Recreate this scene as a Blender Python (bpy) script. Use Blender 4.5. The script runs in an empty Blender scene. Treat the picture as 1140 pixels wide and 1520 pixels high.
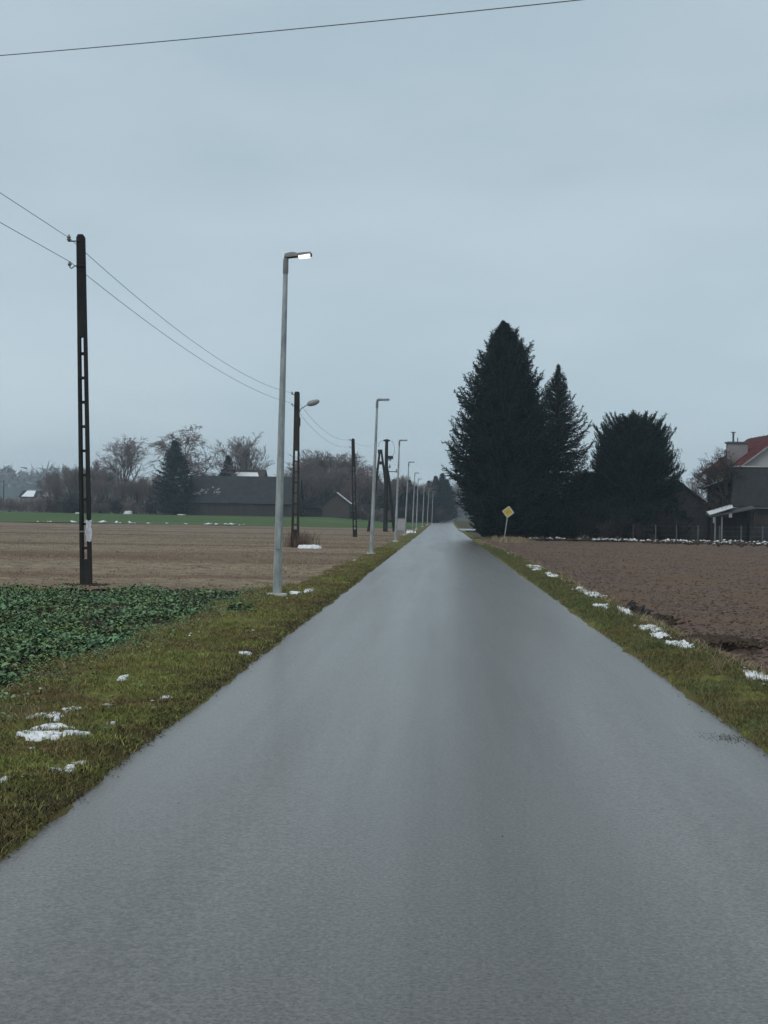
import bpy, math, random
import numpy as np
from mathutils import Vector, Matrix
R = math.radians
random.seed(7); rng = np.random.default_rng(7)
sc = bpy.context.scene
COL = sc.collection

# ------------------------------------------------------------------ camera
F = 2200.0; W0, H0 = 1140.0, 1520.0; EYE = 1.65
ROLL = R(0.9)
vx, vy = 655-570, -(768-760)
px_ = vx*math.cos(ROLL) - vy*math.sin(ROLL); py_ = vx*math.sin(ROLL) + vy*math.cos(ROLL)
yaw = math.atan2(px_, F); pitch = -math.atan2(py_, F)
cam_d = bpy.data.cameras.new('camera'); cam = bpy.data.objects.new('camera', cam_d); COL.objects.link(cam)
cam_d.sensor_fit = 'VERTICAL'; cam_d.sensor_height = 36.0; cam_d.lens = 36.0*F/H0
cam_d.clip_start = 0.1; cam_d.clip_end = 9000
CM = Matrix.Translation((0,0,EYE)) @ Matrix.Rotation(yaw,4,'Z') @ Matrix.Rotation(R(90)+pitch,4,'X') @ Matrix.Rotation(ROLL,4,'Z')
cam.matrix_world = CM; sc.camera = cam
ROT = CM.to_3x3()
def ray(px, py):
    return ROT @ Vector(((px-W0/2)/F, -(py-H0/2)/F, -1.0))
def gnd(px, py, z=0.0):           # point of the ground seen at a place of the photograph
    d = ray(px, py); t = (z-EYE)/d.z
    return Vector((d.x*t, d.y*t, z))
def at(px, py, D):                # point at distance D down the road
    d = ray(px, py); t = D/d.y
    return Vector((d.x*t, D, EYE + d.z*t))

# ------------------------------------------------------------------ sky
SUN_EL, SUN_AZ = R(48), R(-140)
w = bpy.data.worlds.new('World'); sc.world = w; w.use_nodes = True
nt = w.node_tree; N = nt.nodes; L = nt.links; N.clear()
out = N.new('ShaderNodeOutputWorld'); bg = N.new('ShaderNodeBackground'); bg.inputs['Strength'].default_value = 0.125
sky = N.new('ShaderNodeTexSky'); sky.sky_type = 'NISHITA'; sky.sun_disc = False
sky.sun_elevation = SUN_EL; sky.sun_rotation = SUN_AZ; sky.air_density = 1.0; sky.dust_density = 2.0; sky.ozone_density = 2.0
tc = N.new('ShaderNodeTexCoord'); mp = N.new('ShaderNodeMapping'); mp.inputs['Scale'].default_value = (1.0,1.0,3.2)
ns = N.new('ShaderNodeTexNoise'); ns.inputs['Scale'].default_value = 2.6; ns.inputs['Detail'].default_value = 6; ns.inputs['Roughness'].default_value = .5
cr = N.new('ShaderNodeValToRGB'); cr.color_ramp.elements[0].position = .36; cr.color_ramp.elements[1].position = .64
cr.color_ramp.elements[0].color = (3.55,4.45,5.05,1); cr.color_ramp.elements[1].color = (4.3,5.15,5.65,1)
mx = N.new('ShaderNodeMixRGB'); mx.inputs['Fac'].default_value = 0.9
L.new(tc.outputs['Generated'], mp.inputs[0]); L.new(mp.outputs[0], ns.inputs['Vector']); L.new(ns.outputs['Fac'], cr.inputs[0])
L.new(sky.outputs[0], mx.inputs[1]); L.new(cr.outputs[0], mx.inputs[2]); sx_ = N.new('ShaderNodeSeparateXYZ'); L.new(tc.outputs['Generated'], sx_.inputs[0])
mr_ = N.new('ShaderNodeMapRange'); L.new(sx_.outputs['Z'], mr_.inputs['Value']); mr_.inputs['From Min'].default_value = 0.0; mr_.inputs['From Max'].default_value = .22
mr_.inputs['To Min'].default_value = 1.20; mr_.inputs['To Max'].default_value = 1.0
vm_ = N.new('ShaderNodeVectorMath'); vm_.operation = 'SCALE'; L.new(mx.outputs[0], vm_.inputs[0]); L.new(mr_.outputs[0], vm_.inputs['Scale']); L.new(vm_.outputs[0], bg.inputs['Color']); L.new(bg.outputs[0], out.inputs[0])
sd = bpy.data.lights.new('sun', 'SUN'); so = bpy.data.objects.new('sun', sd); COL.objects.link(so)
sd.energy = 1.2; sd.angle = R(45); sd.color = (1.0,.93,.84)
so.rotation_euler = (R(90)-SUN_EL, 0, R(180)-SUN_AZ)
vs = sc.view_settings
sc.display_settings.display_device = 'sRGB'; vs.view_transform = 'Standard'; vs.look = 'None'; vs.exposure = 0.0; vs.gamma = 1; vs.use_curve_mapping = False

# ------------------------------------------------------------------ helpers
def mat(name, c1, c2=None, scale=5.0, rough=.85, bump=0.0, bscale=None, spec=.3, detail=6, stretch=(1,1,1), c3=None, big=None, metal=0.0, island=0.0, pos=(.35,.65)):
    m = bpy.data.materials.new(name); m.use_nodes = True
    n = m.node_tree.nodes; l = m.node_tree.links; b = n['Principled BSDF']
    b.inputs['Roughness'].default_value = rough; b.inputs['Specular IOR Level'].default_value = spec; b.inputs['Metallic'].default_value = metal
    t = n.new('ShaderNodeTexCoord'); mpp = n.new('ShaderNodeMapping'); mpp.inputs['Scale'].default_value = stretch
    l.new(t.outputs['Object'], mpp.inputs[0])
    if c2 is None: c2 = tuple(v*.75 for v in c1)
    x = n.new('ShaderNodeTexNoise'); x.inputs['Scale'].default_value = scale; x.inputs['Detail'].default_value = detail; x.inputs['Roughness'].default_value = .6
    l.new(mpp.outputs[0], x.inputs['Vector'])
    r = n.new('ShaderNodeValToRGB'); r.color_ramp.elements[0].position = pos[0]; r.color_ramp.elements[1].position = pos[1]
    r.color_ramp.elements[0].color = (*c2,1); r.color_ramp.elements[1].color = (*c1,1)
    l.new(x.outputs['Fac'], r.inputs[0]); col = r.outputs[0]
    if c3 is not None:
        y = n.new('ShaderNodeTexNoise'); y.inputs['Scale'].default_value = big or scale*.12; y.inputs['Detail'].default_value = 4
        l.new(mpp.outputs[0], y.inputs['Vector'])
        rr = n.new('ShaderNodeValToRGB'); rr.color_ramp.elements[0].position = .42; rr.color_ramp.elements[1].position = .62
        l.new(y.outputs['Fac'], rr.inputs[0])
        k = n.new('ShaderNodeMixRGB'); l.new(rr.outputs[0], k.inputs['Fac']); l.new(col, k.inputs[1]); k.inputs[2].default_value = (*c3,1); col = k.outputs[0]
    if island > 0:
        g = n.new('ShaderNodeNewGeometry'); mr = n.new('ShaderNodeMapRange'); mr.inputs['To Min'].default_value = 1-island; mr.inputs['To Max'].default_value = 1+island
        l.new(g.outputs['Random Per Island'], mr.inputs['Value'])
        k = n.new('ShaderNodeMixRGB'); k.blend_type = 'MULTIPLY'; k.inputs['Fac'].default_value = 1
        l.new(col, k.inputs[1]); l.new(mr.outputs[0], k.inputs[2]); col = k.outputs[0]
    l.new(col, b.inputs['Base Color'])
    if bump > 0:
        z = n.new('ShaderNodeTexNoise'); z.inputs['Scale'].default_value = bscale or scale*2; z.inputs['Detail'].default_value = 5
        l.new(t.outputs['Object'], z.inputs['Vector'])
        bp = n.new('ShaderNodeBump'); bp.inputs['Strength'].default_value = bump; bp.inputs['Distance'].default_value = .02
        l.new(z.outputs['Fac'], bp.inputs['Height']); l.new(bp.outputs[0], b.inputs['Normal'])
    return m

def tag(o, label=None, cat=None, group=None, kind=None):
    if label: o['label'] = label
    if cat: o['category'] = cat
    if group: o['group'] = group
    if kind: o['kind'] = kind
    return o
def empty(name, loc, rz=0.0):
    o = bpy.data.objects.new(name, None); COL.objects.link(o); o.location = loc; o.rotation_euler = (0,0,rz)
    o.empty_display_size = .3
    return o
def link(name, me, m=None, parent=None, loc=None):
    o = bpy.data.objects.new(name, me); COL.objects.link(o)
    if m is not None and len(me.materials) == 0: me.materials.append(m)
    if parent is not None: o.parent = parent
    if loc is not None: o.location = loc
    return o
def raw_mesh(name, V, faces=None, tris=None, quads=None, smooth=False):
    me = bpy.data.meshes.new(name)
    V = np.asarray(V, dtype=np.float32)
    if faces is not None:
        me.from_pydata(V.tolist(), [], faces)
    else:
        nt_ = 0 if tris is None else len(tris); nq = 0 if quads is None else len(quads)
        me.vertices.add(len(V)); me.vertices.foreach_set('co', V.ravel())
        loops = []
        if nt_: loops.append(np.asarray(tris, dtype=np.int32).ravel())
        if nq: loops.append(np.asarray(quads, dtype=np.int32).ravel())
        loops = np.concatenate(loops)
        me.loops.add(len(loops)); me.loops.foreach_set('vertex_index', loops)
        me.polygons.add(nt_+nq)
        st = np.concatenate([np.arange(nt_)*3, nt_*3+np.arange(nq)*4]).astype(np.int32)
        me.polygons.foreach_set('loop_start', st)
        me.update(calc_edges=True); me.validate()
    if smooth: me.polygons.foreach_set('use_smooth', [True]*len(me.polygons))
    me.update()
    return me
class MB:
    def __init__(s): s.v = []; s.f = []
    def add(s, V, Fc):
        b = len(s.v); s.v += [tuple(v) for v in V]; s.f += [tuple(b+i for i in f) for f in Fc]; return s
    def box(s, x0, x1, y0, y1, z0, z1):
        V = [(x0,y0,z0),(x1,y0,z0),(x1,y1,z0),(x0,y1,z0),(x0,y0,z1),(x1,y0,z1),(x1,y1,z1),(x0,y1,z1)]
        return s.add(V, [(0,3,2,1),(4,5,6,7),(0,1,5,4),(1,2,6,5),(2,3,7,6),(3,0,4,7)])
    def tube(s, pts, rad, k=8, cap=True):
        pts = [Vector(p) for p in pts]; n = len(pts)
        if not hasattr(rad, '__len__'): rad = [rad]*n
        b = len(s.v)
        for i, p in enumerate(pts):
            d = (pts[min(i+1,n-1)] - pts[max(i-1,0)]).normalized()
            a = Vector((0,1,0)) if abs(d.y) < .9 else Vector((1,0,0))
            u = d.cross(a).normalized(); v = d.cross(u)
            for j in range(k):
                t = 2*math.pi*j/k
                s.v.append(tuple(p + (u*math.cos(t) + v*math.sin(t))*rad[i]))
        for i in range(n-1):
            for j in range(k):
                a_ = b+i*k+j; c_ = b+i*k+(j+1)%k
                s.f.append((a_, a_+k, c_+k, c_))
        if cap:
            s.f.append(tuple(b+j for j in range(k))); s.f.append(tuple(b+(n-1)*k+j for j in reversed(range(k))))
        return s
    def prism(s, poly, y0, y1):       # polygon in xz, extruded along y
        n = len(poly)
        V = [(x,y0,z) for x,z in poly] + [(x,y1,z) for x,z in poly]
        return s.add(V, [tuple(range(n)), tuple(reversed(range(n,2*n)))] + [(i,i+n,(i+1)%n+n,(i+1)%n) for i in range(n)])
    def slab(s, a, b, c, d, t):       # quad abcd with thickness t downwards
        a,b,c,d = map(Vector,(a,b,c,d)); n = (b-a).cross(d-a).normalized()*t
        return s.add([a,b,c,d,a-n,b-n,c-n,d-n], [(0,1,2,3),(7,6,5,4),(0,4,5,1),(1,5,6,2),(2,6,7,3),(3,7,4,0)])
    def build(s, name, m, parent=None, smooth=False, loc=None):
        me = raw_mesh(name, s.v, faces=s.f, smooth=smooth)
        return link(name, me, m, parent, loc)
def copy_tree(o, parent=None):
    c = o.copy(); COL.objects.link(c)
    if parent is not None: c.parent = parent
    for ch in list(o.children): copy_tree(ch, c)
    return c

# noise
_T = rng.random((256,256))
def vnoise(x, y):
    x = np.asarray(x,float); y = np.asarray(y,float)
    xi = np.floor(x).astype(int); yi = np.floor(y).astype(int); fx = x-xi; fy = y-yi
    fx = fx*fx*(3-2*fx); fy = fy*fy*(3-2*fy)
    a = _T[xi&255, yi&255]; b = _T[(xi+1)&255, yi&255]; c = _T[xi&255,(yi+1)&255]; d = _T[(xi+1)&255,(yi+1)&255]
    return (a*(1-fx)+b*fx)*(1-fy) + (c*(1-fx)+d*fx)*fy - .5
def fbm(x, y, o=4, g=.5):
    s = 0; a = 1; f = 1
    for i in range(o):
        s = s + a*vnoise(np.asarray(x)*f+17.3*i, np.asarray(y)*f+5.1*i); a *= g; f *= 2.03
    return s
def sm(t): t = np.clip(t,0,1); return t*t*(3-2*t)
def road_rise(y):
    y = np.asarray(y,float); t = np.clip(y-175,0,None); return np.minimum(.0036*t*t/(t+40), 1.25)
def rise(x, y): return np.maximum(road_rise(y), 1.35*sm((np.asarray(y,float)-205)/100)*sm((-np.asarray(x,float)-3)/22))
def bend(y): return 3.0*sm((np.asarray(y,float)-240)/420)
def gz(x, y): return float(rise(x,y))

# segments (branches) as three or more sided prisms, vectorised
def seg_mesh(P0, P1, R0, R1, k=3):
    P0=np.asarray(P0,float); P1=np.asarray(P1,float); R0=np.asarray(R0,float); R1=np.asarray(R1,float)
    d = P1-P0; d /= (np.linalg.norm(d,axis=1,keepdims=True)+1e-9)
    a = np.where(np.abs(d[:,2:3])<.9, np.array([[0,0,1.]]), np.array([[1.,0,0]]))
    u = np.cross(d,a); u /= (np.linalg.norm(u,axis=1,keepdims=True)+1e-9); v = np.cross(d,u)
    n = len(P0); V = np.zeros((n,2*k,3))
    for j in range(k):
        t = 2*math.pi*j/k; o = u*math.cos(t)+v*math.sin(t)
        V[:,j] = P0+o*R0[:,None]; V[:,k+j] = P1+o*R1[:,None]
    base = (np.arange(n)*2*k)[:,None]
    Q = np.concatenate([base+np.array([[j,(j+1)%k,k+(j+1)%k,k+j]]) for j in range(k)],0)
    return V.reshape(-1,3), Q
# leaves/needles: a triangle at each base point along a direction
def tri_cards(P, D, Ln, Wd):
    D = D/(np.linalg.norm(D,axis=1,keepdims=True)+1e-9)
    a = rng.normal(size=P.shape); s = np.cross(D,a); s /= (np.linalg.norm(s,axis=1,keepdims=True)+1e-9)
    Ln = np.broadcast_to(Ln,(len(P),))[:,None]; Wd = np.broadcast_to(Wd,(len(P),))[:,None]
    V = np.stack([P-s*Wd/2, P+s*Wd/2, P+D*Ln],1).reshape(-1,3)
    return V, np.arange(len(V)).reshape(-1,3)

# ------------------------------------------------------------------ materials
def road_mat():
    m = bpy.data.materials.new('worn_damp_asphalt'); m.use_nodes = True
    n = m.node_tree.nodes; l = m.node_tree.links; b = n['Principled BSDF']
    t = n.new('ShaderNodeTexCoord')
    def noise(sc_, det=4, st=(1,1,1), rg=.6):
        mp_ = n.new('ShaderNodeMapping'); mp_.inputs['Scale'].default_value = st; l.new(t.outputs['Object'], mp_.inputs[0])
        x = n.new('ShaderNodeTexNoise'); x.inputs['Scale'].default_value = sc_; x.inputs['Detail'].default_value = det; x.inputs['Roughness'].default_value = rg
        l.new(mp_.outputs[0], x.inputs['Vector']); return x.outputs['Fac']
    def ramp(s, p0, c0, p1, c1):
        r = n.new('ShaderNodeValToRGB'); r.color_ramp.elements[0].position=p0; r.color_ramp.elements[1].position=p1
        r.color_ramp.elements[0].color=(*c0,1); r.color_ramp.elements[1].color=(*c1,1); l.new(s, r.inputs[0]); return r.outputs[0]
    def mul(a, b_, f=1):
        k = n.new('ShaderNodeMixRGB'); k.blend_type='MULTIPLY'; k.inputs['Fac'].default_value=f; l.new(a,k.inputs[1]); l.new(b_,k.inputs[2]); return k.outputs[0]
    g1_ = ramp(noise(46, 5, rg=.85), .42, (.006,.005,.0045), .58, (.135,.115,.098)); g2_ = ramp(noise(14,4,rg=.7), .3, (.75,.75,.75), .7, (1.2,1.2,1.2)); grain = mul(g1_, g2_)
    patch = ramp(noise(1.1, 5, (1,.25,1)), .3, (.9,.9,.9), .7, (1.08,1.08,1.08))
    lane = ramp(noise(.55, 3, (2.2,.03,1)), .35, (.93,.93,.93), .65, (1.06,1.06,1.06))
    c = mul(mul(grain, patch), lane)
    sp = n.new('ShaderNodeSeparateXYZ'); l.new(t.outputs['Object'], sp.inputs[0])
    wob = n.new('ShaderNodeMath'); wob.operation='MULTIPLY_ADD'; l.new(noise(.5,3,(.3,.3,1)), wob.inputs[0]); wob.inputs[1].default_value=.7; l.new(sp.outputs['X'], wob.inputs[2])
    cn = ramp(wob.outputs[0], 0, (1,1,1), 1, (1,1,1)); cre = cn.node.color_ramp
    for e_,(p_,v__) in zip(list(cre.elements),[(0.0,1.0),(1.0,1.0)]): e_.position=p_
    mr3 = n.new('ShaderNodeMapRange'); l.new(wob.outputs[0], mr3.inputs['Value']); mr3.inputs['From Min'].default_value=-2.2; mr3.inputs['From Max'].default_value=3.2; l.new(mr3.outputs[0], cn.node.inputs[0])
    for p_,v__ in ((.15,1.03),(.30,1.06),(.46,.86),(.60,.84),(.72,1.06),(.88,1.02)):
        q_=cre.elements.new(p_); q_.color=(v__,v__,v__,1)
    c = mul(c, cn)
    l.new(c, b.inputs['Base Color'])
    rr = n.new('ShaderNodeMapRange'); l.new(noise(.7,5,(1.3,.12,1)), rr.inputs['Value']); rr.inputs['From Min'].default_value=.3; rr.inputs['From Max'].default_value=.7
    rr.inputs['To Min'].default_value=.32; rr.inputs['To Max'].default_value=.40; l.new(rr.outputs[0], b.inputs['Roughness'])
    sp2 = n.new('ShaderNodeMapRange'); l.new(noise(48,5,rg=.8), sp2.inputs['Value']); sp2.inputs['From Min'].default_value=.36; sp2.inputs['From Max'].default_value=.64
    sp2.inputs['To Min'].default_value=.35; sp2.inputs['To Max'].default_value=1.0; l.new(sp2.outputs[0], b.inputs['Specular IOR Level']); b.inputs['Coat Roughness'].default_value=.26; b.inputs['Specular Tint'].default_value=(1,.92,.84,1); b.inputs['Coat Tint'].default_value=(1,.95,.90,1)
    cw = n.new('ShaderNodeMapRange'); l.new(noise(.8,4,(1.7,.035,1)), cw.inputs['Value']); cw.inputs['From Min'].default_value=.36; cw.inputs['From Max'].default_value=.64; cw.inputs['To Min'].default_value=.40; cw.inputs['To Max'].default_value=.70; l.new(cw.outputs[0], b.inputs['Coat Weight'])
    bp = n.new('ShaderNodeBump'); bp.inputs['Strength'].default_value=.45; bp.inputs['Distance'].default_value=.006
    l.new(noise(60,4,rg=.75), bp.inputs['Height']); l.new(bp.outputs[0], b.inputs['Normal'])
    return m
M = {}
M['road'] = road_mat()
M['soil_r'] = mat('brown_ploughed_soil', (.185,.130,.105), (.075,.053,.042), 9, .97, 1.0, 14, .06, c3=(.145,.10,.07), big=.35)
M['soil_l'] = mat('pale_brown_stubble_soil', (.315,.25,.18), (.15,.115,.082), 4, .97, .9, 10, .06, c3=(.155,.108,.078), big=.12, stretch=(.22,1,1))
M['soil_d'] = mat('dark_damp_soil', (.085,.062,.045), (.04,.03,.022), 9, .95, .8, 20, .15)
M['verge'] = mat('mossy_turf', (.19,.185,.05), (.08,.085,.028), 14, .95, 1, 40, .1, c3=(.10,.08,.035), big=1.1)
M['meadow'] = mat('distant_green_meadow', (.075,.125,.035), (.05,.095,.03), 3, .95, .3, 8, .1, c3=(.085,.12,.045), big=.06, stretch=(.3,1,1))
M['ground'] = mat('winter_grassland', (.09,.10,.045), (.06,.06,.035), .6, .95, .3, 3, .1)
M['yard'] = mat('rough_yard_grass', (.085,.085,.04), (.055,.045,.03), 1.5, .95, .6, 9, .1)
M['hill'] = mat('wooded_hill', (.05,.06,.045), (.03,.04,.03), .03, .95)
M['grass'] = mat('grass_blades', (.30,.31,.095), (.12,.145,.05), 2.2, .9, 0, None, .08, c3=(.18,.13,.07), big=.9, island=.5)
M['grass_r'] = mat('cool_green_grass_blades', (.155,.175,.072), (.08,.10,.045), 2, .9, 0, None, .1, c3=(.16,.14,.06), big=.9, island=.4)
M['crop'] = mat('bluish_green_crop_leaf', (.15,.255,.125), (.055,.12,.065), 1.6, .75, 0, None, .22, c3=(.11,.15,.05), big=.9, island=.75)
M['crop_y'] = mat('yellowing_crop_leaf', (.26,.28,.16), (.14,.18,.09), 3, .6, 0, None, .4, island=.3)
M['thatch'] = mat('dark_brown_thatch', (.085,.062,.03), (.035,.028,.018), 3, .9, island=.4)
M['straw'] = mat('dry_straw', (.36,.29,.18), (.2,.15,.09), 3, .85, island=.35)
M['weed'] = mat('reddish_dry_weeds', (.16,.105,.075), (.08,.05,.04), 3, .9, island=.3)
M['snow'] = mat('old_snow', (.86,.88,.9), (.74,.77,.8), 14, .6, .6, 30, .3)
M['spruce'] = mat('dark_spruce_needles', (.015,.036,.032), (.006,.015,.016), .8, .8, 0, None, .1, island=.5)
M['pine'] = mat('dark_pine_needles', (.018,.038,.031), (.007,.016,.016), .8, .8, 0, None, .1, island=.5)
M['bark'] = mat('grey_brown_bark', (.095,.075,.07), (.055,.045,.044), 4, .95)
M['redbark'] = mat('reddish_twigs', (.25,.18,.17), (.17,.125,.12), 2, .95)
M['twig'] = mat('grey_brown_twigs', (.24,.20,.19), (.16,.135,.13), 2, .95)
M['birch'] = mat('pale_birch_bark', (.3,.28,.26), (.1,.08,.075), 2, .9, pos=(.45,.55))
M['concrete'] = mat('weathered_dark_concrete', (.034,.032,.030), (.016,.016,.016), 4, .9, .5, 30, .25, stretch=(1,1,.25))
M['concrete2'] = mat('mossy_brown_concrete', (.055,.045,.036), (.022,.019,.018), 3, .9, .5, 30, .25, stretch=(1,1,.3))
M['galv'] = mat('dull_galvanised_steel', (.42,.45,.45), (.24,.26,.265), 9, .5, .15, 40, .5, stretch=(1,1,.3), metal=.25)
M['galv_d'] = mat('dark_grey_metal', (.11,.115,.12), (.08,.085,.09), 6, .5, spec=.5)
M['collar'] = mat('grey_collar', (.2,.21,.215), (.15,.155,.16), 6, .5, spec=.5)
M['head'] = mat('grey_lamp_housing', (.3,.3,.3), (.22,.22,.22), 6, .5, spec=.5)
M['iron'] = mat('rusty_iron', (.04,.035,.032), (.025,.022,.02), 12, .8)
M['cable'] = mat('dark_cable', (.05,.055,.06), None, 3, .6)
M['porc'] = mat('grey_porcelain', (.22,.21,.2), None, 8, .3, spec=.5)
M['wirem'] = mat('dull_wire', (.13,.14,.15), None, 5, .5)
M['white_c'] = mat('pale_concrete_footing', (.62,.62,.6), (.5,.5,.49), 9, .85, .3, 40)
M['paper'] = mat('weathered_white_paper', (.72,.72,.76), (.42,.43,.5), 9, .8, .4, 20)
M['box'] = mat('light_grey_cabinet', (.42,.42,.42), (.36,.36,.36), 4, .7)
M['sign_w'] = mat('sign_white', (.52,.54,.47), (.42,.43,.36), 8, .5)
M['sign_y'] = mat('sign_yellow', (.60,.42,.05), (.30,.22,.04), 9, .5, pos=(.3,.55))
M['darkroof'] = mat('dark_slate_roof', (.034,.036,.038), (.016,.018,.02), .9, .8, .4, 6)
M['slate'] = mat('dark_slate_cladding', (.045,.046,.052), (.03,.031,.037), 3, .85, .3, 8)
M['wood'] = mat('dark_old_boards', (.06,.05,.046), (.03,.026,.025), 3, .9, stretch=(1,1,.1))
M['wall_g'] = mat('grey_render', (.3,.29,.29), (.23,.22,.22), 1.2, .9)
M['wall_p'] = mat('pale_render', (.5,.49,.47), (.43,.42,.41), .9, .9)
M['clad'] = mat('dark_grey_cladding', (.048,.043,.045), (.032,.03,.033), 2, .85)
M['red'] = mat('red_metal_roof', (.12,.036,.038), (.085,.027,.030), 1.2, .85, spec=.15)
M['brickb'] = mat('brown_brick_wall', (.075,.056,.05), (.05,.04,.036), 2, .9)
M['glass'] = mat('dark_window_glass', (.02,.022,.025), (.03,.032,.035), 1, .15, spec=.5)
def emis(name, c, s):
    m = bpy.data.materials.new(name); m.use_nodes = True; b = m.node_tree.nodes['Principled BSDF']
    b.inputs['Base Color'].default_value = (.8,.8,.8,1); b.inputs['Emission Color'].default_value = (*c,1); b.inputs['Emission Strength'].default_value = s
    return m
M['led'] = emis('lit_led_panel', (1,.99,.96), 1.6)
M['diffuser'] = mat('unlit_led_lens', (.42,.42,.42), None, 8, .4)

# ------------------------------------------------------------------ ground
def sheet(name, X, Y, zf, m, smooth=True):     # X(u,y) grid
    U, V_ = np.meshgrid(np.arange(X.shape[1]), np.arange(X.shape[0]))
    Z = zf(X, Y)
    V = np.stack([X,Y,Z],-1).reshape(-1,3); nr, nc = X.shape
    i = (np.arange(nr-1)[:,None]*nc + np.arange(nc-1)[None,:]).ravel()
    Q = np.stack([i,i+1,i+nc+1,i+nc],1)
    o = link(name, raw_mesh(name, V, quads=Q, smooth=smooth), m)
    return tag(o, kind='structure')
def grow_steps(a, b, s0, g):
    r = [a]; s = s0
    while r[-1] < b: r.append(r[-1]+s); s *= g
    r[-1] = b; return np.array(r)
# base land to the horizon
g1 = np.concatenate([-grow_steps(150,1500,30,1.25)[::-1], np.arange(-140,141,10.), grow_steps(150,1500,30,1.25)])
g2 = np.concatenate([-grow_steps(40,1500,30,1.3)[::-1], np.arange(-30,420,10.), grow_steps(430,1500,20,1.25)])
X, Y = np.meshgrid(g1, g2)
sheet('ground', X, Y, lambda x,y: rise(x,y)-.25, M['ground'])

RL, RR = -2.07, 2.37
ys = np.concatenate([grow_steps(-12,140,.12,1.008), np.arange(145,1200,15.)])
us = np.linspace(0,1,25)
X = RL-.25 + (RR-RL+.5)*us[None,:] + 0*ys[:,None]; Y = ys[:,None] + 0*us[None,:]
def road_z(x,y):
    c = (x-.15)/2.2
    return .02*(1-c**2) + .006*fbm(x*.8,y*.25,3) - .05*sm((np.abs(x-.15)-2.22)/.3) + road_rise(y)
o_ = sheet('road', X, Y, road_z, M['road'])
def bend_mesh(o):
    me = o.data; c = np.empty(len(me.vertices)*3, dtype=np.float32); me.vertices.foreach_get('co', c); c = c.reshape(-1,3); c[:,0] += bend(c[:,1]); me.vertices.foreach_set('co', c.ravel()); me.update()
bend_mesh(o_)

def verge_z_left(x, y):
    e = x-RL                                   # negative going outwards
    edge = .13*fbm(y*.9,3.3*np.ones_like(y),4) + .05*fbm(y*5,x*5,3); fo = sm((-e+.05)/.5)
    return .075*sm((-e+.10+edge)/.25) - .028 + (.06*fbm(x*1.3,y*1.3,3) + .07*fbm(x*7,y*7,3))*fo
def verge_z_right(x, y):
    e = x-RR
    edge = .15*fbm(y*.8,9.3*np.ones_like(y),4) + .06*fbm(y*5,x*5,3); fo = sm((e+.05)/.5)
    return .075*sm((e+.10+edge)/.25) - .028 + (.06*fbm(x*1.3,y*1.3,3) + .07*fbm(x*7,y*7,3))*fo
# left verge
ysv = np.concatenate([grow_steps(3,150,.07,1.006), np.arange(153,900,6.)])
def lo_left(y): return np.where(y<31, -3.95, np.where(y<36,-3.95+.8*(y-31)/5,-3.15)) + .35*fbm(y*.45,y*0+1.7,4) 
us = np.linspace(0,1,40)
XO = lo_left(ysv)[:,None]-.25
X = (RL+.14) + (XO-(RL+.14))*us[None,:]; Y = ysv[:,None]+0*us[None,:]
def vz(x,y):
    out_ = x - (lo_left(y))
    return verge_z_left(x,y) - .22*sm(-(out_-.05)/.3) + rise(x,y)
vl = sheet('grass_verge_left', X, Y, vz, M['verge']); bend_mesh(vl)
def lo_right(y): return 3.35 + .25*fbm(y*.5,y*0+8.7,4) + .1*sm((25-y)/12) - .5*sm((y-50)/50)
XO = lo_right(ysv)[:,None]+.25
X = (RR-.14) + (XO-(RR-.14))*us[None,:]
def vzr(x,y): return verge_z_right(x,y) - .22*sm((x-lo_right(y)+.05)/.3) + road_rise(y)
vr = sheet('grass_verge_right', X, Y, vzr, M['verge']); bend_mesh(vr)

def soil_z(x, y): return -.02 + .09*fbm(x*1.6,y*1.6,3) + .09*fbm(x*6,y*6,3)*(1) + rise(x,y)
# right field
xs = 3.0 + grow_steps(0,90,.05,1.022); ysf = grow_steps(5,116,.055,1.0088)
X, Y = np.meshgrid(xs, ysf)
sheet('ploughed_field_right', X, Y, lambda x,y: -.03 + .12*fbm(x*1.3,y*1.3,3) + .06*fbm(x*7,y*7,4,.65)*sm((75-y)/70+.25), M['soil_r'])
# green crop field soil
xs = -(3.5 + grow_steps(0,17,.06,1.015))[::-1]; ysf = grow_steps(4,31.8,.08,1.004)
X, Y = np.meshgrid(xs, ysf)
sheet('crop_field_soil', X, Y, lambda x,y: soil_z(x,y)-.03, M['soil_d'])
# left stubble field
xs = -(2.9 + grow_steps(0,150,.09,1.026))[::-1]; ysf = grow_steps(31.8,207,.08,1.0075)
X, Y = np.meshgrid(xs, ysf)
sheet('stubble_field_left', X, Y, lambda x,y: -.035 + .06*fbm(x*.35,y*1.2,3) + .08*fbm(x*3,y*4,4,.6)*sm((90-y)/80+.25)+rise(x,y), M['soil_l'])
# meadow
xs = -(3.2 + grow_steps(0,220,.8,1.04))[::-1]; ysf = np.arange(206.5,330,2.)
X, Y = np.meshgrid(xs, ysf)
sheet('green_meadow', X, Y, lambda x,y: .02 + .07*fbm(x*.15,y*.3,3)+rise(x,y), M['meadow'])
# yard
xs = np.concatenate([[2.45],np.arange(3.5,130,2.)]); ysf = np.arange(115.5,420,3.)
X, Y = np.meshgrid(xs, ysf)
sheet('farm_yard', X, Y, lambda x,y: -.03 + .15*fbm(x*.3,y*.3,3)*sm((x-4)/6) + road_rise(y), M['yard'])
# side lane behind the spruce
mb = MB().add([(2.3,180,.10),(15,188,.14),(15,196,.17),(2.3,206,.14)], [(0,1,2,3)])
tag(mb.build('side_lane', M['road']), kind='structure')
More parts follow.
